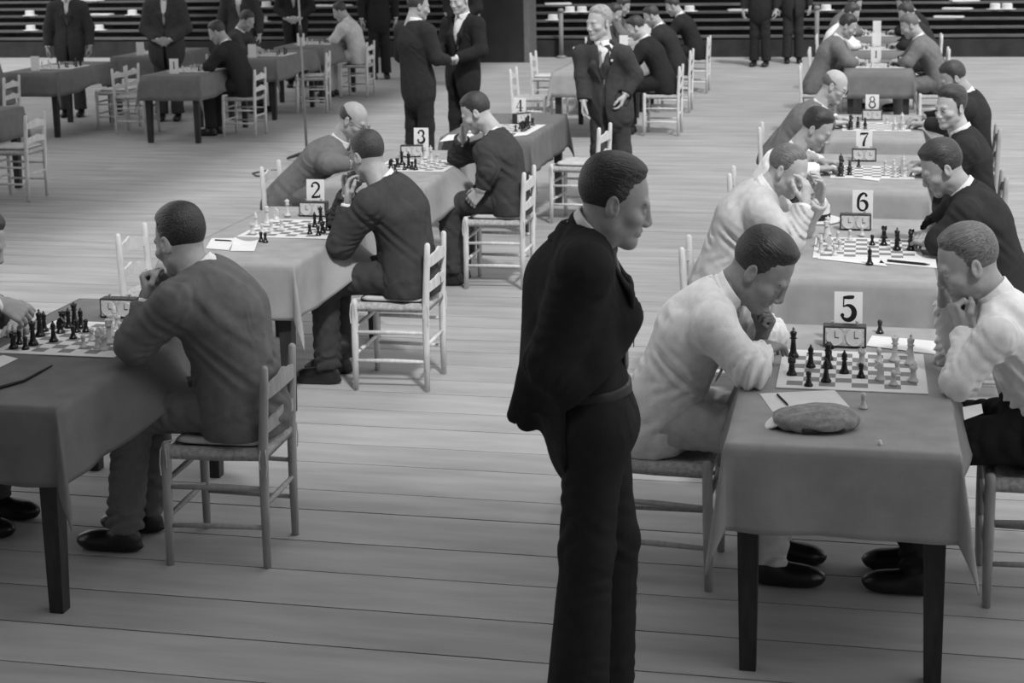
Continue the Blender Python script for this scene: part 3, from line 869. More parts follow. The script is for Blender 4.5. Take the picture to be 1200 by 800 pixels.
    if shoes:
        for lg in (legL, legR):
            an = np.asarray(lg[1], float); tdir = nrm(A(lg[2][0], lg[2][1], 0)); tr = nrm(np.cross(tdir, up)); fl = A(an[0], an[1], 0)
            Rm = np.stack([tr, tdir, up])
            P = [ell(fl+tdir*.115+up*.034, (.046, .088, .038), Rm, k=.03), ell(fl-tdir*.005+up*.045, (.036, .060, .050), Rm, k=.03), rc(fl+up*.05, fl+up*.10, .040, .040, .02), rc(fl+up*.062+tdir*.01, fl+tdir*.13+up*.034, .036, .030, .03), ell(fl+tdir*.055+up*.018, (.038, .13, .02), Rm, k=.02), half(fl+up*.002, (0, 0, -1))]
            part('shoe', P, M_SHOE, max(h*.8, .008))
    if glasses:
        bm = bmesh.new(); c0 = hd-origin
        for s in (-1, 1):
            ctr = c0+hr*s*.033+hf*.108+hu*-.004
            tube(bm, [tuple(ctr+(hr*math.cos(a)+hu*math.sin(a))*.020) for a in np.linspace(0, 2*math.pi, 17)], .0022, 6, False)
            tube(bm, [tuple(ctr+hr*s*.020), tuple(c0+hr*s*.078+hf*.01+hu*.004)], .0018, 6)
        tube(bm, [tuple(c0+hr*-.013+hf*.11), tuple(c0+hr*.013+hf*.11)], .0018, 6)
        bm_obj('spectacles', bm, M_INK, body)
    if badge is not None:
        P = [ell(chest+F2*.135+ft*badge+sd*.05, (.012, .006, .012), np.stack([ft, F2, sd]), k=.001)]
        part('badge', P, M_WHITE, .004)
    return body

# ================================================================== PEOPLE AND THEIR CHAIRS
SEAT = .478
def sit(sgn, hipx, yc, kz=.545, spread=.10, dk=.41, foot=-.02):
    """legs of a seated player: knees under the table, feet on the floor (left leg, right leg)"""
    # facing -X the left side is -Y ; facing +X the left side is +Y
    out = []
    for s in (-1, 1):
        y = yc + (s*spread if sgn < 0 else -s*spread)
        kn = A(hipx+sgn*dk, y, kz); an = A(hipx+sgn*(dk+foot), y, .10)
        out.append((kn, an, (sgn, 0)))
    return out
# ---- the standing onlooker in the black suit
Y0 = -.40
hipS = A(-.345, Y0, .945); nkS = PY(682, 268, Y0); hdS = PY(721, 236, Y0)
fS = nrm((.96, .16, 0)); rS = nrm(np.cross(fS, (0, 0, 1)))
pA, pB = PY(752, 398, Y0), PY(664, 462, Y0)
def frontS(X, Y, Z):       # the open front sweeps back above the pocketed hand
    a = (X-pB[0])*fS[0]+(Y-pB[1])*fS[1]; L_ = (pA-pB)@fS
    return np.maximum(Z-(pB[2]+(pA[2]-pB[2])*a/L_), -a)
def tailS(d):
    n0 = PY(640, 430, Y0-.10); n1 = PY(604, 486, Y0-.10)
    return [rc(n0, n1, .075, .026, .05, rS, .6, wr=.004, wl=.06), rc(PY(660, 440, Y0), PY(618, 492, Y0), .08, .035, .05, rS, .8),
            rc(d['chest']+fS*.04, PY(722, 366, Y0), .11, .072, .05, rS, .9), rc(PY(720, 366, Y0), PY(700, 425, Y0), .070, .05, .05, rS, 1.0),
            rc(PY(660, 330, Y0+.04), PY(655, 430, Y0), .115, .115, .05, rS, 1.1), custom(frontS, 's', .012)]
elS = PY(645, 425, Y0-.17); wrS = PY(694, 486, Y0-.09)
person('man standing in a black suit, hands in pockets, watching table five', hipS, nkS, hdS, (.93, .22, -.30), fS,
       (PY(655, 420, Y0+.22), PY(700, 475, Y0+.18), None, None), (elS, wrS, None, None),
       (PY(718, 630, Y0+.07), PY(708, 812, Y0+.08), (1, .3), .090), (PY(688, 640, Y0-.09), PY(676, 822, Y0-.09), (1, .1), .092),
       h=.008, hh=.0036, hair='slick', hair_m=M_HAIRB, skin=M_SKIN, jacket=M_BLACK, shirt=M_SHIRT, trousers=M_BLACK, tie=M_TIEG, extra=tailS, hem=.02, bulk=1.02, shf=.0, open_v=.7, belt=M_BELT, hscale=1.0)

# ---- left row, players with their backs to the aisle
chair(-1.945, .74, FACE_L+.03, 'ladder-back chair with cushion ties under the player in grey tweed at the darker cloth', True, True)
chair(-1.95, 3.07, FACE_L, 'pale ladder-back chair with a thin cushion, of the dark suited player at card two', True)
chair(-1.94, 5.42, FACE_L, 'pale ladder-back chair of the player resting his head at card three', True)
chair(-1.80, 7.75, FACE_L-.12, 'empty pale ladder-back chair with a cushion beside card four', True)
chair(-3.26, 3.12, FACE_R, 'empty pale ladder-back chair on the far side of card two')
lg = sit(-1, -1.90, .75, dk=.40, foot=.06)
person('player in a grey tweed jacket with his fists before his mouth', (-1.90, .75, .585), PY(240, 315, .75), PY(211, 282, .75), (-.86, .42, -.30), (-1, .08, 0),
       (PY(158, 402, .57), PY(174, 350, .64), (-.25, .22, .95), (.95, .3, .2), 'fist'), (A(-2.36, .98, .815), A(-2.26, .82, .985), (.0, -.25, .95), (.6, -.8, .1), 'fist'),
       lg[0], lg[1], h=.008, hh=.0040, hair='short', hair_m=M_HAIRB, skin=M_SKIN, jacket=M_GREY, shirt=M_SHIRT, trousers=M_GREY, seat_z=SEAT, shf=.06, collar_out=True, hem=.07, fold=1.9, bulk=1.08, deep=1.22, hscale=1.08)
lg = sit(-1, -1.90, 3.07, dk=.42, foot=.0)
person('player in a dark suit leaning on both hands at card two', (-1.90, 3.07, .585), PY(456, 212, 3.07), PY(430, 183, 3.07), (-.80, .50, -.32), (-1, .05, 0),
       (PY(399, 287, 2.90), PY(408, 238, 2.95), (-.1, .35, .95), (.95, .2, .0), 'cheek'), (A(-2.33, 3.28, .815), A(-2.24, 3.17, .985), (.1, -.2, .95), (.7, -.7, .0), 'cheek'),
       lg[0], lg[1], h=.009, hh=.0045, hair='short', hair_m=M_HAIRD, skin=M_SKIN, jacket=M_CHAR, shirt=M_SHIRT, trousers=M_CHAR, seat_z=SEAT, shf=.06, hem=.07, fold=1.9, deep=1.15, bulk=1.03)
lg = sit(-1, -1.88, 5.42, dk=.38)
person('player in a dark grey suit propping his chin at card three', (-1.88, 5.42, .585), PY(580, 158, 5.42), PY(558, 132, 5.42), (-.86, -.05, -.50), (-1, -.05, 0),
       (PY(572, 200, 5.20), PY(563, 224, 5.20), (-.6, .1, -.6), (0, 1, -.3), 'relaxed'), (A(-2.27, 5.62, .815), A(-2.20, 5.50, .97), (.1, -.1, .95), (.8, 0, .2), 'cheek'),
       lg[0], lg[1], h=.010, hh=.005, hair='short', hair_m=M_HAIRD, skin=M_SKINP, jacket=M_CHAR, shirt=M_SHIRT, trousers=M_CHAR, seat_z=SEAT, shf=.05, hem=.09, fold=1.8)
chair(-3.36, 5.5, FACE_R, 'ladder-back chair of the bald player wearing spectacles at card three')
lg = sit(1, -3.40, 5.5, dk=.42)
person('bald player wearing spectacles in a dark grey jacket at card three', (-3.40, 5.5, .585), PY(400, 168, 5.5), PY(414, 141, 5.5), (.86, -.10, -.48), (1, 0, 0),
       (A(-3.02, 5.74, .815), A(-2.90, 5.64, .80), (.5, -.8, 0), (0, 0, -1), 'relaxed'), (A(-3.06, 5.24, .815), A(-2.93, 5.34, .80), (.5, .8, 0), (0, 0, -1), 'relaxed'),
       lg[0], lg[1], h=.011, hh=.005, hair='bald', hair_m=M_HAIRD, skin=M_SKIN, jacket=M_GREY, shirt=M_SHIRT, trousers=M_GREY, seat_z=SEAT-.02, shf=.05, glasses=True)
chair(-3.42, .8, FACE_R, 'ladder-back chair of the player reaching out over the darker cloth')
lg = sit(1, -3.44, .8, dk=.40)
hd1 = PY(-24, 283, .8)
person('player reaching his hand out over the board on the darker cloth', (-3.44, .8, .585), A(-3.20, .8, 1.08), hd1, (.85, .1, -.45), (1, 0, 0),
       (A(-3.12, 1.08, .815), A(-2.96, 1.02, .80), (.4, -.9, 0), (0, 0, -1), 'relaxed'), (A(-3.08, .60, .86), PY(4, 356, .76), (.80, .15, -.45), (.1, .55, -.8), 'reach'),
       lg[0], lg[1], h=.010, hh=.0042, hair='short', hair_m=M_HAIRD, skin=M_SKIN, jacket=M_CHAR, shirt=M_SHIRT, trousers=M_CHAR, seat_z=SEAT-.02, shf=.05)

# ---- right row
chair(-.30, .84, FACE_R-.03, 'brown ladder-back chair of the pale suited player at card five', False, True)
chair(1.03, .86, FACE_L, 'brown ladder-back chair of the white shirted player at card five', False, True)
lg = sit(1, -.30, .85, dk=.41)
person('player in a pale linen suit bent over the board with folded arms at card five', (-.31, .85, .585), PY(846, 340, .85), PY(892, 316, .85), (.74, -.14, -.66), (1, -.03, 0),
       (A(.06, 1.10, .825), PY(893, 392, .93), (.30, -.20, .85), (-.8, -.4, .1), 'fist'), (PY(878, 432, .63), PY(890, 412, .80), (.45, .75, .10), (0, .1, -1), 'relaxed'),
       lg[0], lg[1], h=.008, hh=.0036, hair='slick', hair_m=M_HAIRB, skin=M_SKIND, jacket=M_LIGHT, shirt=M_SHIRT, trousers=M_BEIGE, tie=M_TIEG, seat_z=SEAT-.02, shf=.03, hem=.05, fold=2.4, open_v=.8, hscale=1.13, deep=1.1)
lg = sit(-1, 1.00, .85, dk=.40)
person('fair haired player in a white shirt resting his face on his hand at card five', (1.02, .85, .585), PY(1170, 347, .85), PY(1134, 309, .85), (-.90, -.12, -.40), (-1, -.02, 0),
       (PY(1124, 448, .63), PY(1128, 385, .80), (-.35, .1, .9), (.8, .3, .2), 'fist'), (PY(1116, 420, 1.04), PY(1106, 352, .96), (.05, -.12, .95), (.85, -.4, .0), 'cheek'),
       lg[0], lg[1], h=.008, hh=.0036, hair='short', hair_m=M_HAIRG, skin=M_SKIN, shirt=M_SHIRT, trousers=M_BLACK, seat_z=SEAT-.02, shf=.05, fold=2.4, hscale=1.05)
chair(-.26, 3.12, FACE_R, 'ladder-back chair of the pale suited player at card six')
lg = sit(1, -.28, 3.12, dk=.42)
person('balding player in a pale suit holding his brow at card six', (-.28, 3.12, .585), PY(893, 220, 3.1), PY(923, 199, 3.1), (.84, -.22, -.48), (1, 0, 0),
       (A(.09, 3.36, .82), A(.20, 3.22, .99), (.05, -.3, .9), (-.8, -.3, 0), 'cheek'), (PY(926, 278, 2.90), PY(944, 238, 2.96), (.0, .25, .95), (-.85, .35, .0), 'cheek'),
       lg[0], lg[1], h=.009, hh=.0042, hair='thin', hair_m=M_HAIRG, skin=M_SKINP, jacket=M_BEIGE, shirt=M_SHIRT, trousers=M_BEIGE, seat_z=SEAT-.02, shf=.05, hem=.05, fold=2.4, deep=1.12)
chair(1.06, 3.12, FACE_L, 'brown ladder-back chair of the dark suited player at card six', False, True)
lg = sit(-1, 1.08, 3.12, dk=.42)
person('player in a dark suit looking down at the board at card six', (1.08, 3.12, .585), PY(1134, 222, 3.1), PY(1104, 197, 3.1), (-.88, -.12, -.50), (-1, 0, 0),
       (PY(1104, 282, 2.92), A(.73, 3.0, .81), (-.6, .8, 0), (0, 0, -1), 'relaxed'), (A(.76, 3.34, .815), A(.74, 3.30, .81), (-.6, -.8, 0), (0, 0, -1), 'relaxed'),
       lg[0], lg[1], h=.009, hh=.0042, hair='full', hair_m=M_HAIRD, skin=M_SKIN, jacket=M_DARK, shirt=M_SHIRT, trousers=M_DARK, seat_z=SEAT-.02, shf=.05, hem=.05, fold=1.7)
chair(-.22, 5.5, FACE_R, 'ladder-back chair of the player in a white shirt at card seven')
lg = sit(1, -.24, 5.5, dk=.42)
person('black haired player in a white shirt bent low at card seven', (-.24, 5.5, .585), PY(932, 178, 5.5), PY(957, 151, 5.5), (.82, -.15, -.55), (1, 0, 0),
       (A(.04, 5.76, .815), A(.15, 5.66, .81), (.9, -.3, 0), (0, 0, -1), 'relaxed'), (A(.0, 5.24, .815), A(.13, 5.36, .81), (.8, .5, 0), (0, 0, -1), 'relaxed'),
       lg[0], lg[1], h=.011, hh=.005, hair='slick', hair_m=M_HAIRB, skin=M_SKIN, shirt=M_SHIRT, trousers=M_CHAR, seat_z=SEAT-.02, shf=.05, fold=1.8)
chair(1.06, 5.5, FACE_L, 'brown ladder-back chair of the player looking away at card seven', False, True)
lg = sit(-1, 1.08, 5.5, dk=.42)
person('player in a dark suit turning his face away from card seven', (1.08, 5.5, .585), PY(1129, 155, 5.45), PY(1114, 126, 5.45), (-.74, -.62, -.16), (-1, -.1, 0),
       (A(.94, 5.28, .80), A(.80, 5.34, .81), (-.9, .4, 0), (0, 0, -1), 'relaxed'), (A(.92, 5.74, .815), A(.80, 5.66, .81), (-.9, -.3, 0), (0, 0, -1), 'relaxed'),
       lg[0], lg[1], h=.011, hh=.005, hair='full', hair_m=M_HAIRD, skin=M_SKINP, jacket=M_DARK, shirt=M_SHIRT, trousers=M_DARK, seat_z=SEAT-.02, shf=.03, hem=.05, eyes=True, open_v=.6, tie=M_TIE)
chair(-.18, 7.85, FACE_R, 'ladder-back chair of the bald player wearing spectacles at card eight')
lg = sit(1, -.20, 7.85, dk=.42)
person('bald player wearing spectacles in a grey suit at card eight', (-.20, 7.85, .585), PY(961, 126, 7.8), PY(978, 101, 7.8), (.86, -.1, -.45), (1, 0, 0),
       (A(.08, 8.08, .815), A(.20, 8.00, .81), (.9, -.3, 0), (0, 0, -1), 'relaxed'), (A(.06, 7.60, .815), A(.19, 7.70, .81), (.8, .5, 0), (0, 0, -1), 'relaxed'),
       lg[0], lg[1], h=.013, hh=.0055, hair='bald', hair_m=M_HAIRG, skin=M_SKINP, jacket=M_GREY2, shirt=M_SHIRT, trousers=M_GREY2, seat_z=SEAT-.02, shf=.05, glasses=True)
chair(1.20, 7.85, FACE_L, 'brown ladder-back chair of the dark suited player at card eight', False, True)
lg = sit(-1, 1.22, 7.85, dk=.42)
person('player in a dark suit with a white collar bent over the board at card eight', (1.22, 7.85, .585), PY(1136, 111, 7.8), PY(1117, 92, 7.8), (-.85, -.1, -.5), (-1, 0, 0),
       (A(1.0, 7.60, .81), A(.85, 7.68, .81), (-.9, .4, 0), (0, 0, -1), 'relaxed'), (A(1.0, 8.08, .81), A(.85, 8.02, .81), (-.9, -.3, 0), (0, 0, -1), 'relaxed'),
       lg[0], lg[1], h=.013, hh=.0055, hair='short', hair_m=M_HAIRD, skin=M_SKIN, jacket=M_DARK, shirt=M_SHIRT, trousers=M_DARK, seat_z=SEAT-.02, shf=.05)

# ---- the old man standing in the aisle
Yo = 8.35
bo = PY(708, 25, Yo)
person('old grey haired man standing in a three piece suit with a badge on his lapel', (bo[0]+.04, Yo, .90), PY(706, 52, Yo), PY(702, 27, Yo), (-.62, -.76, -.10), (-.22, -.97, 0),
       (PY(744, 88, Yo-.02), PY(732, 112, Yo-.10), (-.3, -.2, -.9), (-.8, 0, 0), 'relaxed'), (PY(683, 88, Yo-.02), PY(684, 120, Yo-.10), (0, -.2, -1), (1, 0, 0), 'relaxed'),
       (A(bo[0]+.14, Yo, .49), A(bo[0]+.15, Yo+.02, .10), (-.1, -1), .085), (A(bo[0]-.04, Yo-.04, .49), A(bo[0]-.05, Yo-.02, .10), (-.3, -1), .085),
       h=.011, hh=.005, hair='short', hair_m=M_HAIRW, skin=M_SKINP, jacket=M_CHAR, shirt=M_SHIRT, trousers=M_CHAR, tie=M_TIEG, vest=M_CHAR, open_v=.6, hem=.12, shf=.02, shw=.185, bulk=1.02, deep=1.05, eyes=True, badge=-.11, hscale=1.1)
# ---- two men talking behind table four
def stander(label, x, y, fwd, hz=.93, jacket=M_DARK, trousers=None, h=.016, hh=.008, hair='short', hair_m=M_HAIRD, hf=None, arms='down', shirt=M_SHIRT, open_v=0, top=1.72, **kw):
    fwd = nrm((fwd[0], fwd[1], 0)); r = nrm(np.cross(fwd, (0, 0, 1))); b = A(x, y, 0); u = A(0, 0, 1)
    s = top/1.72
    hip = b+u*.93*s; nk = b+u*1.46*s-fwd*.02; hd_ = b+u*1.605*s+fwd*.03
    if arms == 'down':
        aL = (b-r*.26+u*1.12*s-fwd*.03, b-r*.27+u*.88*s+fwd*.04, (0, 0, -1)-0*u, r, 'relaxed'); aR = (b+r*.26+u*1.12*s-fwd*.03, b+r*.27+u*.88*s+fwd*.04, (0, 0, -1)-0*u, -r, 'relaxed')
    elif arms == 'clasp':
        aL = (b-r*.25+u*1.12*s, b-r*.07+u*.98*s+fwd*.20, nrm(r-u*.3), -fwd, 'relaxed'); aR = (b+r*.25+u*1.12*s, b+r*.07+u*.98*s+fwd*.20, nrm(-r-u*.3), -fwd, 'relaxed')
    else:
        aL = (b-r*.25+u*1.14*s+fwd*.02, b-r*.13+u*1.08*s+fwd*.26, nrm(fwd+.4*r), -u, 'relaxed'); aR = (b+r*.25+u*1.14*s+fwd*.02, b+r*.13+u*1.10*s+fwd*.26, nrm(fwd-.4*r), -u, 'relaxed')
    L_ = (b-r*.09+u*.50*s+fwd*.01, b-r*.10+u*.10-fwd*.01, (fwd[0], fwd[1]), .08); R_ = (b+r*.09+u*.50*s+fwd*.01, b+r*.10+u*.10-fwd*.01, (fwd[0], fwd[1]), .08)
    return person(label, hip, nk, hd_, hf or (fwd[0], fwd[1], -.2), fwd, aL, aR, L_, R_, h=h, hh=hh, hair=hair, hair_m=hair_m, jacket=jacket, shirt=shirt, trousers=trousers or jacket, hem=.12, shf=.0, open_v=open_v, **kw)
stander('man in a dark suit standing with his back turned, talking behind table four', -3.66, 9.65, (.55, .83), jacket=M_DARK, trousers=M_BLACK, h=.012, hh=.006, hf=(.8, .5, -.2), arms='hold', top=1.74)
stander('man in a dark suit and white shirt facing the aisle behind table four', -3.40, 10.35, (-.45, -.9), jacket=M_BLACK, h=.012, hh=.006, arms='hold', open_v=.8, top=1.76, skin=M_SKINP)
# ---- onlookers at the back
stander('man in a dark suit standing behind the tweed coat', -9.60, 14.3, (.3, -1), jacket=M_CHAR, top=1.76, open_v=.3)
stander('stout man in a charcoal suit with clasped hands', -8.10, 13.95, (.25, -1), jacket=M_CHAR, arms='clasp', top=1.78, open_v=.4, bulk=1.2)
stander('man in charcoal with an open white collar beside the stout man', -8.05, 16.3, (.2, -1), jacket=M_CHAR, top=1.76, open_v=.8, skin=M_SKINP)
stander('man in black with a white shirt front behind the microphone stand', -7.90, 18.1, (.2, -1), jacket=M_BLACK, top=1.80, open_v=.8, arms='clasp')
stander('man in black standing behind the pale jacketed player', -7.0, 19.4, (.4, -.9), jacket=M_BLACK, top=1.82)
stander('man in dark grey standing before the bleachers beside the pillar', -6.05, 21.0, (.3, -.9), jacket=M_DARK, top=1.8, open_v=.5)
stander('man in black standing beside the two talking men', -5.25, 17.9, (-.4, -.9), jacket=M_BLACK, top=1.8, arms='clasp', bulk=1.15)
stander('man in black standing alone before the bleachers', -1.25, 21.6, (-.2, -1), jacket=M_BLACK, top=1.78)
stander('man in dark grey standing at the iron rail post', -0.75, 22.2, (.1, -1), jacket=M_DARK, top=1.8, open_v=.6)

# ---- seated players farther down the hall
def sitter(label, sgn, xt, yc, jacket=M_DARK, shirt=M_SHIRT, hair='short', hair_m=M_HAIRD, lean=.22, trousers=None, white=False, skin=M_SKIN, h=.018, hh=.009, head_dx=.0, chair_label=None, look=None, dx=.0, glasses=False):
    """sgn: direction faced along X; xt: centre line of the table"""
    hx = xt - sgn*(W/2+.30+dx)
    chair(hx+sgn*.02, yc, FACE_R if sgn > 0 else FACE_L, chair_label or 'chair of the ' + label, False)
    lg_ = sit(sgn, hx, yc, dk=.42)
    nk = A(hx+sgn*lean, yc, 1.06); hd_ = A(hx+sgn*(lean+.10+head_dx), yc, 1.19)
    sl = 1 if sgn > 0 else -1        # left side is +Y when facing +X
    xe = hx+sgn*(lean+.12); xw = hx+sgn*(lean+.20)
    return person(label, (hx, yc, .585), nk, hd_, look or (sgn*.86, -.05, -.5), (sgn, 0, 0),
                  (A(xe, yc+sl*.23, .815), A(xw, yc+sl*.13, .81), (sgn*.6, -sl*.8, 0), (0, 0, -1), 'relaxed'), (A(xe, yc-sl*.23, .815), A(xw, yc-sl*.13, .81), (sgn*.6, sl*.8, 0), (0, 0, -1), 'relaxed'),
                  lg_[0], lg_[1], h=h, hh=hh, hair=hair, hair_m=hair_m, skin=skin, jacket=None if white else jacket, shirt=shirt, trousers=trousers or jacket, seat_z=SEAT-.02, shf=.05, glasses=glasses)
x9 = XR+.20
sitter('dark haired player in a grey suit, first past the gap', 1, x9, 13.2, jacket=M_GREY2, hair_m=M_HAIRB, h=.015, hh=.007)
sitter('fair haired player in a grey suit, first past the gap', -1, x9, 13.2, jacket=M_GREY2, hair_m=M_HAIRG, h=.015, hh=.007)
sitter('player in a white shirt, second past the gap', 1, x9+.02, 15.5, white=True, jacket=M_CHAR)
sitter('player in a dark suit, second past the gap', -1, x9+.02, 15.5, jacket=M_DARK)
sitter('player in a grey jacket, third past the gap', 1, x9+.04, 17.9, jacket=M_GREY)
sitter('player in black, third past the gap', -1, x9+.04, 17.9, jacket=M_BLACK)
xm = XL+.05
sitter('player in black with a white collar behind the old man', -1, xm+.08, 13.1, jacket=M_BLACK, h=.014, hh=.007, dx=.08, skin=M_SKINP)
sitter('player in a dark suit, second behind the old man', -1, xm+.05, 15.3, jacket=M_DARK)
sitter('player in charcoal facing the aisle, second behind the old man', 1, xm+.15, 15.9, jacket=M_CHAR)
sitter('player in black, third behind the old man', -1, xm+.05, 17.6, jacket=M_BLACK)
sitter('player in grey facing the aisle, third behind the old man', 1, xm, 17.7, jacket=M_GREY)
sitter('player in a dark suit beside the bare aisle', -1, -7.15, 12.65, jacket=M_DARK, h=.014, hh=.007, dx=-.06)
sitter('player in a pale jacket with his back to the aisle', -1, -7.10, 16.85, jacket=M_BEIGE, h=.015, hh=.008, lean=.15, dx=-.08)
sitter('player in a charcoal jacket behind the microphone stand', 1, -7.05, 14.85, jacket=M_CHAR)
sitter('player in a grey tweed coat at the end table', -1, -10.0, 11.65, jacket=M_GREY2, h=.014, hh=.008, dx=.22)
# empty chairs
chair(-7.98, 12.75, FACE_R, 'empty chair between the two tables by the bare aisle', False)
chair(-8.42, 13.2, FACE_L, 'empty chair with a cushion behind the tweed coat', True)
chair(-6.56, 15.0, FACE_L+.2, 'empty chair with a cushion behind the microphone stand', True)
chair(-7.02, 8.25, FACE_L, 'empty chair with a cushion at the cut off table by the aisle', True)
chair(-3.45, 15.0, FACE_R, 'empty chair with a cushion beside the old man, away from the tables', True)
chair(-3.22, 12.75, FACE_R, 'empty chair half hidden behind the old man')
for o in [proto, table_proto]:
    for k in [x for x in C.objects if x.parent == o]: bpy.data.objects.remove(k)
    bpy.data.objects.remove(o)

# ================================================================== CHESS SETS, CLOCKS, CARDS
CT = TZ + .0055            # top of the cloth
PROF = {
 'pawn': [(.0155, 0), (.0160, .004), (.0135, .008), (.0105, .012), (.0070, .024), (.0060, .030), (.0098, .033), (.0070, .035), (.0090, .039), (.0098, .044), (.0085, .049), (.0045, .0525), (0, .0535)],
 'rook': [(.0185, 0), (.0190, .005), (.0160, .010), (.0120, .016), (.0098, .034), (.0100, .042), (.0140, .045), (.0140, .058), (.0095, .058), (.0095, .053), (0, .053)],
 'bishop': [(.0180, 0), (.0185, .005), (.0155, .010), (.0110, .017), (.0078, .040), (.0072, .048), (.0125, .051), (.0080, .054), (.0105, .062), (.0088, .070), (.0040, .077), (.0030, .079), (.0038, .082), (0, .085)],
 'queen': [(.0200, 0), (.0205, .006), (.0170, .012), (.0120, .020), (.0085, .050), (.0080, .062), (.0140, .065), (.0085, .069), (.0110, .078), (.0138, .088), (.0100, .088), (.0060, .091), (.0035, .094), (.0035, .097), (0, .099)],
 'king': [(.0205, 0), (.0210, .006), (.0175, .012), (.0125, .020), (.0090, .054), (.0085, .068), (.0145, .071), (.0090, .075), (.0110, .084), (.0135, .093), (.0080, .098), (.0030, .100), (0, .101)],
}
PM = {}
def piece_mesh(kind, white):
    if (kind, white) in PM: return PM[kind, white]
    bm = bmesh.new()
    if kind == 'knight':
        lathe(bm, [(.0180, 0), (.0185, .005), (.0155, .010), (.0115, .016), (.0100, .021), (0, .022)])
        out = [(-.012, .018), (.011, .018), (.012, .030), (.008, .038), (.013, .040), (.020, .043), (.021, .049), (.012, .058), (.006, .066), (.001, .064), (-.006, .058), (-.012, .046), (-.013, .032)]
        fr = [bm.verts.new((x, -.0075, z)) for x, z in out]; bk = [bm.verts.new((x, .0075, z)) for x, z in out]
        bm.faces.new(fr); bm.faces.new(bk[::-1])
        for i in range(len(out)): j = (i+1) % len(out); bm.faces.new((fr[j], fr[i], bk[i], bk[j]))
    else:
        lathe(bm, PROF[kind], 14)
        if kind == 'king':
            box(bm, (-.0018, -.0015, .099), (.0018, .0015, .113)); box(bm, (-.0055, -.0015, .104), (.0055, .0015, .1075))
        if kind == 'rook':
            for k in range(4):
                a = k*math.pi/2+.4; box(bm, (.011*math.cos(a)-.003, .011*math.sin(a)-.003, .056), (.011*math.cos(a)+.003, .011*math.sin(a)+.003, .0625))
        if kind == 'queen':
            for k in range(7):
                a = k*2*math.pi/7; lathe(bm, [(.0022, 0), (.0028, .0025), (0, .005)], 6, (.0118*math.cos(a), .0118*math.sin(a), .086))
    me = bm_me('chess_'+kind, bm, M_PWHITE if white else M_PBLACK)
    if kind != 'knight': me.shade_smooth()
    PM[kind, white] = me
    return me
BOARDS = {1: (-2.625, .912), 2: (-2.56, 3.27), 3: (-2.54, 5.56), 4: (-2.38, 7.55), 5: (.375, .882), 6: (.43, 3.10), 7: (.46, 5.55), 8: (.50, 7.85)}
bd = bmesh.new(); box(bd, (-.256, -.256, 0), (.256, .256, .004), .001); board_me = bm_me('chess_board', bd, M_BOARD)
BZ = CT + .004
def board(x, y, label):
    o = link('chess_board', board_me); o.location = (x, y, CT); tag(o, label, 'chessboard', 'chess boards'); return o
for k, (x, y) in BOARDS.items():
    board(x, y, 'chequered chess board with a white margin ' + ('on the darker cloth' if k == 1 else 'in front of card ' + NW[k]))
def piece(kind, white, x, y, where, on_board=True, z=None):
    o = link('chess_'+kind, piece_mesh(kind, white)); o.location = (x, y, (BZ if on_board else CT) if z is None else z)
    if kind == 'knight': o.rotation_euler = (0, 0, 0 if not white else math.pi)
    tag(o, ('pale' if white else 'black') + ' chess ' + kind + ' ' + where, 'chess piece', 'chess pieces ' + where)
    return o
def on(k): return 'on the board ' + ('with the darker cloth' if k == 1 else 'by card ' + NW[k])
# table 5, each piece stood where its foot meets the board
for kind, wh, u, v in (('king', 0, 929.6, 418), ('rook', 0, 927.8, 439), ('bishop', 0, 950, 430), ('pawn', 0, 947.5, 452), ('queen', 0, 970, 431), ('bishop', 0, 968, 447), ('knight', 0, 971, 421),
                       ('bishop', 0, 989.4, 437), ('pawn', 0, 1009, 442), ('rook', 1, 1010, 428), ('pawn', 1, 1030, 424), ('knight', 1, 1031.5, 445), ('queen', 1, 1048.6, 423), ('pawn', 1, 1051, 438), ('pawn', 1, 1047, 451), ('king', 1, 1067, 427), ('rook', 1, 1070, 447), ('pawn', 1, 1066, 414)):
    p = PZ(u, v, BZ); piece(kind, bool(wh), p[0], p[1], on(5))
p = PZ(1031, 390, CT); tag(piece('pawn', False, p[0], p[1], '', False), 'captured black pawn standing off the board beside the clock of card five', 'chess piece')
p = PZ(1011.4, 478, CT); tag(piece('pawn', True, p[0], p[1], '', False), 'captured pale pawn standing off the board beside the tweed cap', 'chess piece')
for kind, wh, u, v in (('rook', 0, 16, 408), ('pawn', 0, 23, 403), ('pawn', 0, 30, 409), ('queen', 0, 39, 404), ('king', 0, 47, 394), ('bishop', 0, 52, 388), ('bishop', 0, 63, 400), ('knight', 0, 71, 390), ('rook', 0, 73.5, 382),
                       ('bishop', 0, 80.5, 384), ('queen', 0, 87.5, 381), ('bishop', 0, 95, 384), ('pawn', 0, 101, 388.5), ('pawn', 0, 86, 396.5), ('pawn', 0, 90, 389),
                       ('pawn', 1, 98, 407), ('pawn', 1, 108, 399), ('bishop', 1, 115, 408), ('rook', 1, 122, 410), ('king', 1, 128, 402), ('knight', 1, 119, 402), ('queen', 1, 130, 394), ('pawn', 1, 126, 388), ('rook', 1, 138, 385), ('bishop', 1, 134, 380), ('pawn', 1, 141, 392)):
    p = PZ(u, v, BZ); piece(kind, bool(wh), p[0], p[1], on(1))
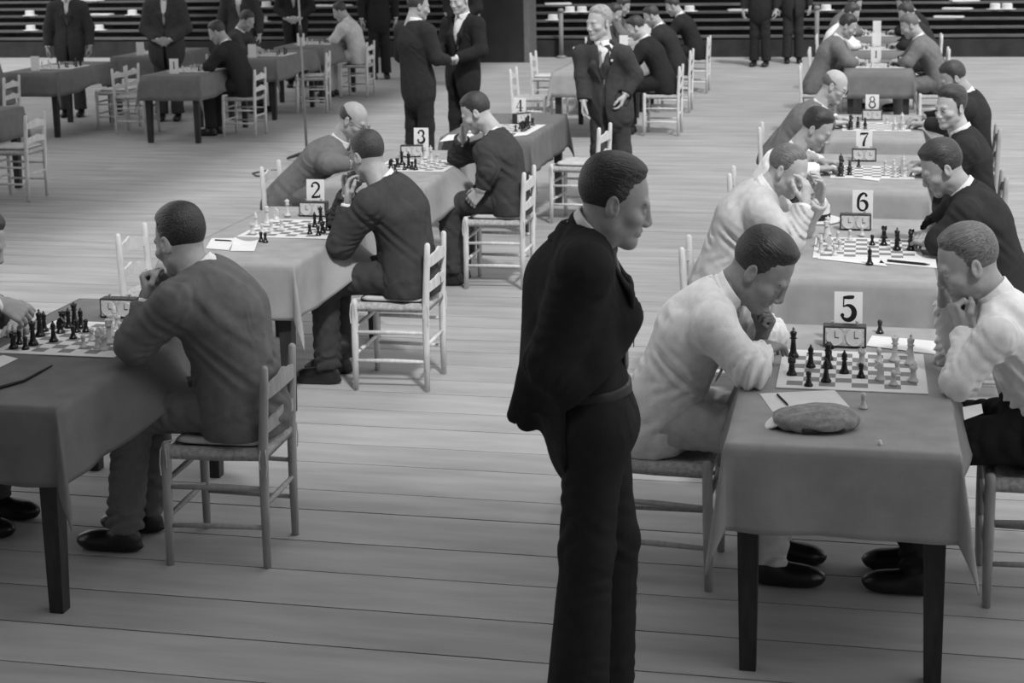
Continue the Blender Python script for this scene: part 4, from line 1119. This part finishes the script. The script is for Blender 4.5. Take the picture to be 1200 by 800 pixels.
for kind, wh, u, v in (('pawn', 0, 1022, 287), ('bishop', 0, 1035.6, 287), ('rook', 0, 1036, 279), ('king', 0, 1051, 293), ('queen', 0, 1067, 293), ('rook', 0, 1068, 283), ('pawn', 0, 1052, 282),
                       ('pawn', 1, 982, 283), ('pawn', 1, 996, 281), ('rook', 1, 960, 289), ('king', 1, 968, 281), ('bishop', 1, 962, 296), ('knight', 1, 972, 292), ('pawn', 1, 984, 293), ('queen', 1, 970, 275), ('pawn', 1, 1010, 276), ('pawn', 1, 978, 299)):
    p = PZ(u, v, BZ); piece(kind, bool(wh), p[0], p[1], on(6))
p = PZ(1019, 310, CT); tag(piece('bishop', False, p[0], p[1], '', False), 'captured black bishop off the board on the cloth of card six', 'chess piece')
for kind, wh, u, v in (('king', 0, 384, 270), ('queen', 0, 376, 262), ('rook', 0, 378, 273), ('bishop', 0, 369, 266), ('pawn', 0, 363, 274), ('pawn', 0, 373, 276), ('pawn', 0, 386, 262),
                       ('bishop', 1, 300, 266), ('king', 1, 313, 262), ('pawn', 1, 307, 273), ('pawn', 1, 318, 270), ('rook', 1, 296, 274), ('knight', 1, 324, 257), ('pawn', 1, 330, 268), ('queen', 1, 337, 253)):
    p = PZ(u, v, BZ); piece(kind, bool(wh), p[0], p[1], on(2))
for u, v in ((306, 283), (311, 284)):
    p = PZ(u, v, CT); tag(piece('pawn', False, p[0], p[1], '', False), 'captured black pawn off the board beside the papers at card two', 'chess piece', 'captured pawns at card two')
for kind, wh, u, v in (('rook', 0, 466, 196), ('queen', 0, 471, 193), ('king', 0, 479, 197), ('pawn', 0, 474, 199), ('pawn', 0, 483, 198), ('bishop', 0, 487, 199), ('pawn', 0, 463, 201), ('knight', 0, 458, 197),
                       ('pawn', 1, 502, 196), ('king', 1, 505, 189), ('queen', 1, 498, 186), ('rook', 1, 512, 190), ('pawn', 1, 516, 195), ('bishop', 1, 494, 191)):
    p = PZ(u, v, BZ); piece(kind, bool(wh), p[0], p[1], on(3))
def array(k, cols_w, cols_b, n, seed):
    r = random.Random(seed); bx, by = BOARDS[k]; s = .0555
    kinds = ['rook', 'knight', 'bishop', 'queen', 'king', 'bishop', 'knight', 'rook']
    for wh, (c0, c1) in ((True, cols_w), (False, cols_b)):
        for row in range(8):
            if r.random() < n: piece(kinds[row], wh, bx+(c0-3.5)*s, by+(row-3.5)*s, on(k))
            if r.random() < n: piece('pawn', wh, bx+(c1-3.5 + r.choice([0, 0, 1 if c1 < 4 else -1]))*s, by+(row-3.5)*s, on(k))
array(7, (7, 6), (0, 1), .9, 3)
array(8, (7, 6), (0, 1), .92, 4)
array(4, (0, 1), (7, 6), .45, 5)

# ---- chess clocks
def make_clock():
    root = empty('chess_clock')
    bm = bmesh.new(); box(bm, (-.080, -.026, 0), (.080, .030, .083), .004); bm_obj('case', bm, M_CLOCK, root)
    bm = bmesh.new(); box(bm, (-.072, -.029, .008), (.072, -.0255, .076), .001); bm_obj('front_plate', bm, M_CLOCKF, root)
    for s in (-1, 1):
        bm = bmesh.new(); lathe(bm, [(.031, 0), (.0325, .002), (.0315, .005), (.028, .004), (0, .004)], 24)
        bmesh.ops.rotate(bm, verts=bm.verts[:], cent=(0, 0, 0), matrix=Matrix.Rotation(math.pi/2, 3, 'X'))
        d = bm_obj('dial', bm, M_DIAL, root); d.location = (s*.036, -.029, .042)
        bm = bmesh.new(); box(bm, (-.001, -.0065, 0), (.001, -.005, .024)); box(bm, (0, -.0065, -.001), (.015, -.005, .001)); bm_obj('clock_hand', bm, M_INK, d)
        bm = bmesh.new(); lathe(bm, [(.004, 0), (.004, .010), (.007, .011), (.007, .014), (0, .015)], 10); q = bm_obj('button', bm, M_METAL, root); q.location = (s*.045, 0, .083)
    return remember(root)
ck = make_clock()
CLOCKS = {1: (-2.64, 1.275, 0), 2: (-2.61, 3.66, 0), 3: (-2.69, 5.98, .2), 4: (-2.31, 7.93, .9), 5: (.345, 1.225, 0), 6: (.37, 3.60, 0), 7: (.41, 6.05, 0), 8: (.47, 8.30, 0)}
for k, (x, y, rz) in CLOCKS.items():
    o = dup(ck, (x, y, CT), rz)
    tag(o, 'wooden double-dial chess clock ' + ('beside the clenched fists on the darker cloth' if k == 1 else 'in front of card ' + NW[k]), 'chess clock', 'chess clocks')
for kk in [x for x in C.objects if x.parent and x.parent.parent == ck]: bpy.data.objects.remove(kk)
for kk in [x for x in C.objects if x.parent == ck]: bpy.data.objects.remove(kk)
bpy.data.objects.remove(ck)

# ---- number cards: digits drawn as strokes with thick and thin parts (x, z, width) in a 1 x 1.5 box
def arc(cx, cz, rx, rz, a0, a1, w0, w1, n=14, wm=None):
    out = []
    for i in range(n+1):
        t = i/n; a = math.radians(a0+(a1-a0)*t)
        w = w0+(w1-w0)*t if wm is None else (w0*(1-t)+w1*t)+(wm-(w0+w1)/2)*math.sin(math.pi*t)
        out.append((cx+rx*math.cos(a), cz+rz*math.sin(a), w))
    return out
DIG = {
 1: [[(.5, 0, .2), (.5, 1.5, .2)], [(.25, .02, .07), (.75, .02, .07)], [(.5, 1.46, .1), (.25, 1.25, .05)]],
 2: [arc(.5, 1.08, .36, .38, 165, -35, .10, .20, wm=.20) + [(.55, .55, .14), (.2, .16, .10)], [(.14, .12, .24), (.5, .12, .22), (.92, .16, .20), (.95, .40, .05)], [(.2, 1.12, .20), (.22, 1.10, .20)]],
 3: [arc(.48, 1.12, .32, .34, 160, -80, .08, .10, wm=.26), arc(.46, .43, .40, .40, 80, -165, .08, .10, wm=.30), [(.15, .36, .20), (.18, .34, .20)], [(.2, 1.18, .18), (.22, 1.17, .18)]],
 4: [[(.62, 0, .24), (.62, 1.5, .24)], [(.60, 1.48, .08), (.06, .45, .07)], [(.04, .42, .09), (.98, .42, .09)], [(.36, .03, .07), (.9, .03, .07)]],
 5: [[(.22, 1.46, .09), (.20, .80, .07)], [(.20, 1.40, .16), (.5, 1.42, .24), (.78, 1.44, .22), (.86, 1.5, .05)], arc(.46, .46, .40, .46, 130, -150, .05, .12, wm=.34), [(.14, .30, .22), (.17, .28, .22)]],
 6: [arc(.62, .72, .50, .76, 68, 180, .10, .22, wm=.24) + arc(.50, .44, .38, .43, 180, 300, .22, .14, wm=.18), arc(.50, .44, .36, .42, 130, -60, .06, .14, wm=.28), [(.78, 1.30, .16), (.80, 1.28, .16)]],
 7: [[(.10, 1.36, .22), (.5, 1.38, .26), (.92, 1.44, .12)], [(.10, 1.48, .05), (.10, 1.08, .05)], [(.92, 1.44, .08), (.60, .85, .18), (.46, .40, .26), (.44, 0, .26)]],
 8: [arc(.5, 1.12, .27, .34, 90, 450, .10, .10, 24, wm=.16), arc(.5, .42, .38, .40, 90, 450, .10, .10, 24, wm=.20)],
}
def digit_mesh(d, H):
    bm = bmesh.new(); s = H/1.5; z = 0
    for st in DIG[d]:
        z += .00012
        pts = [(x-.5, y) for x, y, w in st]; ws = [w for *_, w in st]
        L_ = []
        for i, (x, y) in enumerate(pts):
            x0, y0 = pts[max(0, i-1)]; x1, y1 = pts[min(len(pts)-1, i+1)]
            dx, dy = x1-x0, y1-y0; n = math.hypot(dx, dy) or 1
            L_.append((bm.verts.new(((x-dy/n*ws[i]/2)*s, -z, (y+dx/n*ws[i]/2)*s)), bm.verts.new(((x+dy/n*ws[i]/2)*s, -z, (y-dx/n*ws[i]/2)*s))))
        for a, b in zip(L_, L_[1:]): bm.faces.new((a[0], a[1], b[1], b[0]))
        if len(st) == 2 and abs(st[0][0]-st[1][0]) < .04 and abs(st[0][2]-.2) < .05:      # ball terminal
            ring = [bm.verts.new((((st[0][0]-.5)+.12*math.cos(a))*s, -z-.0001, (st[0][1]+.12*math.sin(a))*s)) for a in np.linspace(0, 2*math.pi, 13)[:-1]]
            bm.faces.new(ring)
    return bm
card_bm = bmesh.new(); box(card_bm, (-.0525, -.001, 0), (.0525, .001, .200)); card_me = bm_me('number_card', card_bm, M_WHITE)
CARDS = {2: (-.005, .045), 3: (.06, .03), 4: (-.03, .05), 5: (.012, .040), 6: (.035, .040), 7: (.0, .040), 8: (.0, .040)}
for k, (dx, dy) in CARDS.items():
    o = link('number_card', card_me); cx, cy, _ = CLOCKS[k]
    o.location = (cx+dx, cy+dy, CT); o.rotation_euler = (-.05, 0, [0, 0, 0, .05, -.05, .03, -.03, .04, 0][k])
    tag(o, 'white card with a bold black number %s standing behind its chess clock' % NW[k], 'number card', 'number cards')
    d = bm_obj('numeral', digit_mesh(k, .092), M_INK, o); d.location = (0, -.0013, .092)
# cards and boards on the far tables: the figures are too small to read
far_where = {i: (None if i in (0, 11, 12) else FAR[i][2]) for i in range(len(FAR))}
for i, (x, y, wh) in enumerate(FAR):
    if far_where[i] is None: continue
    board(x+.02, y-.05, 'small chess board on the table ' + far_where[i])
    o = link('number_card', card_me); o.location = (x-.02, y+.33 if i < 6 else y-.45, CT); o.scale = (1.05, 1, .85)
    if 6 <= i: o.location = (x-.05, y-.52, CT)
    tag(o, 'small white card on the table ' + far_where[i], 'number card', 'far number cards')
    if i in (3, 6):
        d = bm_obj('numeral', digit_mesh(1, .09), M_INK, o); d.location = (0, -.0013, .07)
    r = random.Random(50+i); kinds = ['rook', 'knight', 'bishop', 'queen', 'king', 'bishop', 'knight', 'rook']
    for j in range(12 if i in (3, 4, 9) else 8):
        wh_ = j % 2 == 0; cx = r.choice([0, 1, 2]) if wh_ else r.choice([5, 6, 7]); row = j*8//12 if i in (3, 4, 9) else j
        piece(kinds[row % 8] if cx in (0, 7) else 'pawn', wh_, x+.02+(cx-3.5)*.0555, y-.05+(row-3.5)*.0555, 'on the small board ' + far_where[i])

# ================================================================== PAPERS AND SMALL THINGS
def sheet(pts, label, z=None, cat='paper', name='score_sheet', material=M_PAPER, lift=.0, group=None):
    z = CT+.001 if z is None else z
    W_ = [PZ(u, v, z) for u, v in pts]; c0 = sum(W_)/len(W_)
    bm = bmesh.new(); n = 6; g = {}
    for i in range(n+1):
        for j in range(n+1):
            s, t = i/n, j/n
            p = (W_[0]*(1-s)+W_[1]*s)*(1-t)+(W_[3]*(1-s)+W_[2]*s)*t
            g[i, j] = bm.verts.new((p[0]-c0[0], p[1]-c0[1], .0006+lift*(s-.5)**2*4*t))
    for i in range(n):
        for j in range(n): bm.faces.new((g[i, j], g[i+1, j], g[i+1, j+1], g[i, j+1]))
    ex = bmesh.ops.extrude_face_region(bm, geom=bm.faces[:])
    for v_ in ex['geom']:
        if isinstance(v_, bmesh.types.BMVert): v_.co.z -= .0006
    bmesh.ops.recalc_face_normals(bm, faces=bm.faces[:])
    o = bm_obj(name, bm, material); o.location = (c0[0], c0[1], z); tag(o, label, cat, group); return o
sheet([(905, 482), (996, 477), (978, 457), (890, 461)], 'white score sheet partly under the tweed cap')
sheet([(1096, 415), (1101, 400), (1022, 393), (1015, 405)], 'white score sheet under the elbow at card five')
sheet([(958, 303), (1040, 312), (1030, 302), (962, 299)], 'white score sheet in front of the board at card six')
sheet([(1030, 308), (1098, 314), (1096, 300), (1038, 297)], 'white sheet with a pencil on the cloth of card six')
sheet([(241, 291), (268, 293), (276, 279), (248, 279)], 'folded white score sheet at the near edge of card two')
sheet([(270, 294), (298, 294), (303, 284), (275, 281)], 'crumpled white paper beside two captured pawns at card two', lift=.015)
sheet([(0, 396), (22, 386), (8, 378), (-14, 388)], 'white paper beside the reaching hand')
sheet([(-12, 436), (21, 420), (4, 416), (-20, 422)], 'white paper at the near edge of the darker cloth')
sheet([(1130, 492), (1152, 484), (1150, 473), (1128, 477)], 'small white sheet under the shirt sleeve at card five')
sheet([(996, 208), (1030, 212), (1034, 206), (1002, 203)], 'white score sheet in front of the board at card seven')
sheet([(600, 160), (618, 158), (640, 146), (618, 146)], 'white score sheet beside the clock at card four')
sheet([(515, 166), (548, 162), (560, 156), (525, 158)], 'white score sheet near the head of the chin propping player')
def rod(name, a, b, r, label, cat, material):
    a, b = PZ(*a, CT+r+.002), PZ(*b, CT+r+.002); bm = bmesh.new(); c0 = (a+b)/2
    tube(bm, [tuple(a-c0), tuple(a-c0+(b-a)*.86), tuple(b-c0)], [r, r, r*.25], 8)
    o = bm_obj(name, bm, material); o.location = c0; tag(o, label, cat)
rod('pencil', (911, 462), (924, 475), .0035, 'dark pencil lying on the score sheet beside the cap', 'pencil', M_INK)
rod('pencil', (1040, 305), (1090, 310), .006, 'thick dark pencil lying on the sheet at card six', 'pencil', M_BELT)
rod('pencil', (252, 281), (272, 282), .0035, 'dark pencil on the folded sheet at card two', 'pencil', M_INK)
a_, b_, c_ = PZ(-14, 458, CT+.007), PZ(28, 446, CT+.007), PZ(61, 428, CT+.005); m_ = (a_+c_)/2
bm = bmesh.new(); tube(bm, [tuple(a_-m_), tuple((a_+b_)/2-m_), tuple(b_-m_), tuple((b_+c_)/2-m_+A(0, 0, 0)), tuple(c_-m_)], [.006, .006, .0055, .005, .003], 10); o = bm_obj('walking_stick', bm, M_INK, None, True); o.location = m_
tag(o, 'end of a dark curved stick lying on the darker cloth', 'stick')
p = PZ(1031, 521, CT); bm = bmesh.new(); lathe(bm, [(.006, 0), (.0075, .004), (.006, .012), (.003, .016), (0, .017)], 10); o = bm_obj('chalk_stub', bm, M_WHITE, None, True); o.location = p
tag(o, 'small white stub standing alone on the cloth before card five', 'stub')
# tweed cap on table 5
c0 = PZ(955, 500, CT)
root = link('flat_cap', np_mesh('flat_cap', *mesh_sdf([ell(c0+A(.0, 0, .022), (.128, .088, .034), k=.02), ell(c0+A(.035, .012, .034), (.10, .075, .032), k=.03), ell(c0+A(-.06, -.02, .030), (.07, .06, .028), k=.03),
       custom(lambda X, Y, Z: .004*np.sin(X*55+9*np.sin(Y*25))*np.cos(Y*30+Z*20), 'd'), half(c0+A(0, 0, .002), (0, 0, -1))], .005)), M_CAP, None, True)
tag(root, 'crumpled grey tweed flat cap lying on the near end of the cloth', 'cap')
v0 = PZ(905, 497, CT)
link('cap_visor', np_mesh('cap_visor', *mesh_sdf([ell(v0+A(.014, 0, .014), (.05, .062, .010), np.array([[.85, 0, .5], [0, 1, 0], [-.5, 0, .85]]), k=.004)], .004)), M_WHITE, root, True)
link('cap_band', np_mesh('cap_band', *mesh_sdf([rc(c0+A(-.03, -.082, .012), c0+A(.09, -.058, .012), .010, .008, .01)], .004)), M_CHAR, root, True)
# straw boater at the far corner of table 6
root = empty('straw_boater', (.145, 3.835, CT)); tag(root, 'straw boater hat with a dark band at the corner of the cloth of card six', 'hat')
bm = bmesh.new(); lathe(bm, [(.072, .004), (.150, .004), (.150, .009), (.090, .010), (.089, .085), (.084, .092), (0, .094)], 28); bm_obj('crown_and_brim', bm, M_STRAW, root)
bm = bmesh.new(); lathe(bm, [(.0905, .011), (.0925, .012), (.0920, .042), (.0900, .043)], 28); bm_obj('hat_band', bm, M_INK, root)
# microphone stand in the aisle
b0 = PZ(360, 191, 0); root = empty('microphone_stand', b0); tag(root, 'tall thin microphone stand with a dark spread foot in the bare aisle', 'microphone stand')
for a in (.4, 2.5, 4.6):
    bm = bmesh.new(); tube(bm, [(0, 0, .10), (.16*math.cos(a), .16*math.sin(a), .07), (.36*math.cos(a), .36*math.sin(a), .014)], [.028, .02, .012], 8); bm_obj('foot', bm, M_IRON, root, True)
bm = bmesh.new(); lathe(bm, [(.05, .06), (.055, .08), (.03, .13), (.018, .16), (0, .162)], 14); bm_obj('hub', bm, M_IRON, root, True)
bm = bmesh.new(); tube(bm, [(0, 0, .12), (-.02, 0, 1.3), (-.035, 0, 2.1)], [.014, .011, .011], 10); bm_obj('pole', bm, M_RAIL, root, True)
bm = bmesh.new(); tube(bm, [(-.018, 0, 1.28), (-.021, 0, 1.40)], .018, 10); bm_obj('collar_clamp', bm, M_IRON, root, True)
bm = bmesh.new(); lathe(bm, [(.012, 2.08), (.03, 2.1), (.036, 2.14), (.03, 2.19), (0, 2.2)], 12, (-.035, 0, 0)); bm_obj('microphone', bm, M_IRON, root, True)
bm = bmesh.new(); pts = [PZ(u, v, .008)-b0 for u, v in ((360, 196), (345, 203), (320, 207), (300, 206), (296, 203), (310, 200), (330, 199))]; tube(bm, [tuple(q) for q in pts], .008, 6); o = bm_obj('microphone_cable', bm, M_IRON); o.location = b0
tag(o, 'dark cable curling on the floor beside the microphone stand', 'cable')
# iron posts before the bleachers
for u, v, lab in ((658, 68, 'thin iron rail post before the bleachers beside the dark pillar'), (957, 66, 'thin iron rail post before the bleachers behind the right row')):
    p = PZ(u, v, 0); root = empty('rail_post', p); tag(root, lab, 'post', 'iron posts before the bleachers')
    bm = bmesh.new(); tube(bm, [(0, 0, 0), (0, 0, .82)], .04, 10); bm_obj('post', bm, M_RAIL, root, True)
    bm = bmesh.new(); lathe(bm, [(.09, 0), (.09, .03), (.05, .05), (0, .05)], 12); bm_obj('foot_plate', bm, M_RAIL, root, True)
    bm = bmesh.new(); lathe(bm, [(.045, .80), (.06, .83), (.045, .87), (0, .88)], 12); bm_obj('cap_ball', bm, M_RAIL, root, True)
# things left on the benches
def bench_spot(u, v):
    best = None
    for k in range(11):
        y = 23.4+.05+.30*k+.12; z = .33+.125*k+.035
        p = PY(u, v, y)
        if best is None or abs(p[2]-z) < best[0]: best = (abs(p[2]-z), A(p[0], y, z))
    return best[1]
paper_bm = bmesh.new()
for i, (dx, dz) in enumerate(((0, 0), (.006, .004), (-.005, .008))): box(paper_bm, (-.15+dx, -.10, dz), (.15+dx, .10, dz+.0035))
news_me = bm_me('newspaper', paper_bm, M_PAPER)
hat_bm = bmesh.new(); lathe(hat_bm, [(.15, 0), (.15, .006), (.09, .010), (.088, .085), (.08, .1), (0, .104)], 20); hat_me = bm_me('straw_hat', hat_bm, M_STRAW)
for u, v, kind in ((116, 31, 'h'), (118, 16, 'n'), (155, 14, 'h'), (36, 33, 'h'), (35, 18, 'h'), (108, 1, 'n'), (196, 4, 'h'), (308, 26, 'h'), (312, 4, 'h'), (383, 8, 'n'), (398, 8, 'n'), (648, 19, 'h'), (668, 18, 'h'), (682, 17, 'h'), (654, 3, 'n'), (808, 14, 'h'), (870, 12, 'n'), (968, 10, 'h'), (1112, 19, 'n'), (1122, 10, 'n'), (1130, 4, 'n'), (1166, 13, 'h'), (1180, 14, 'h')):
    p = bench_spot(u, v); o = link('newspaper' if kind == 'n' else 'straw_hat', news_me if kind == 'n' else hat_me); o.location = p
    if kind == 'n': o.rotation_euler = (0, 0, random.uniform(-.4, .4)); o.scale = (1.6, 1, 2.5)
    tag(o, 'folded newspaper left on a bleacher bench' if kind == 'n' else 'pale straw hat left on a bleacher bench', 'newspaper' if kind == 'n' else 'hat', 'newspapers on the bleachers' if kind == 'n' else 'hats on the bleachers')
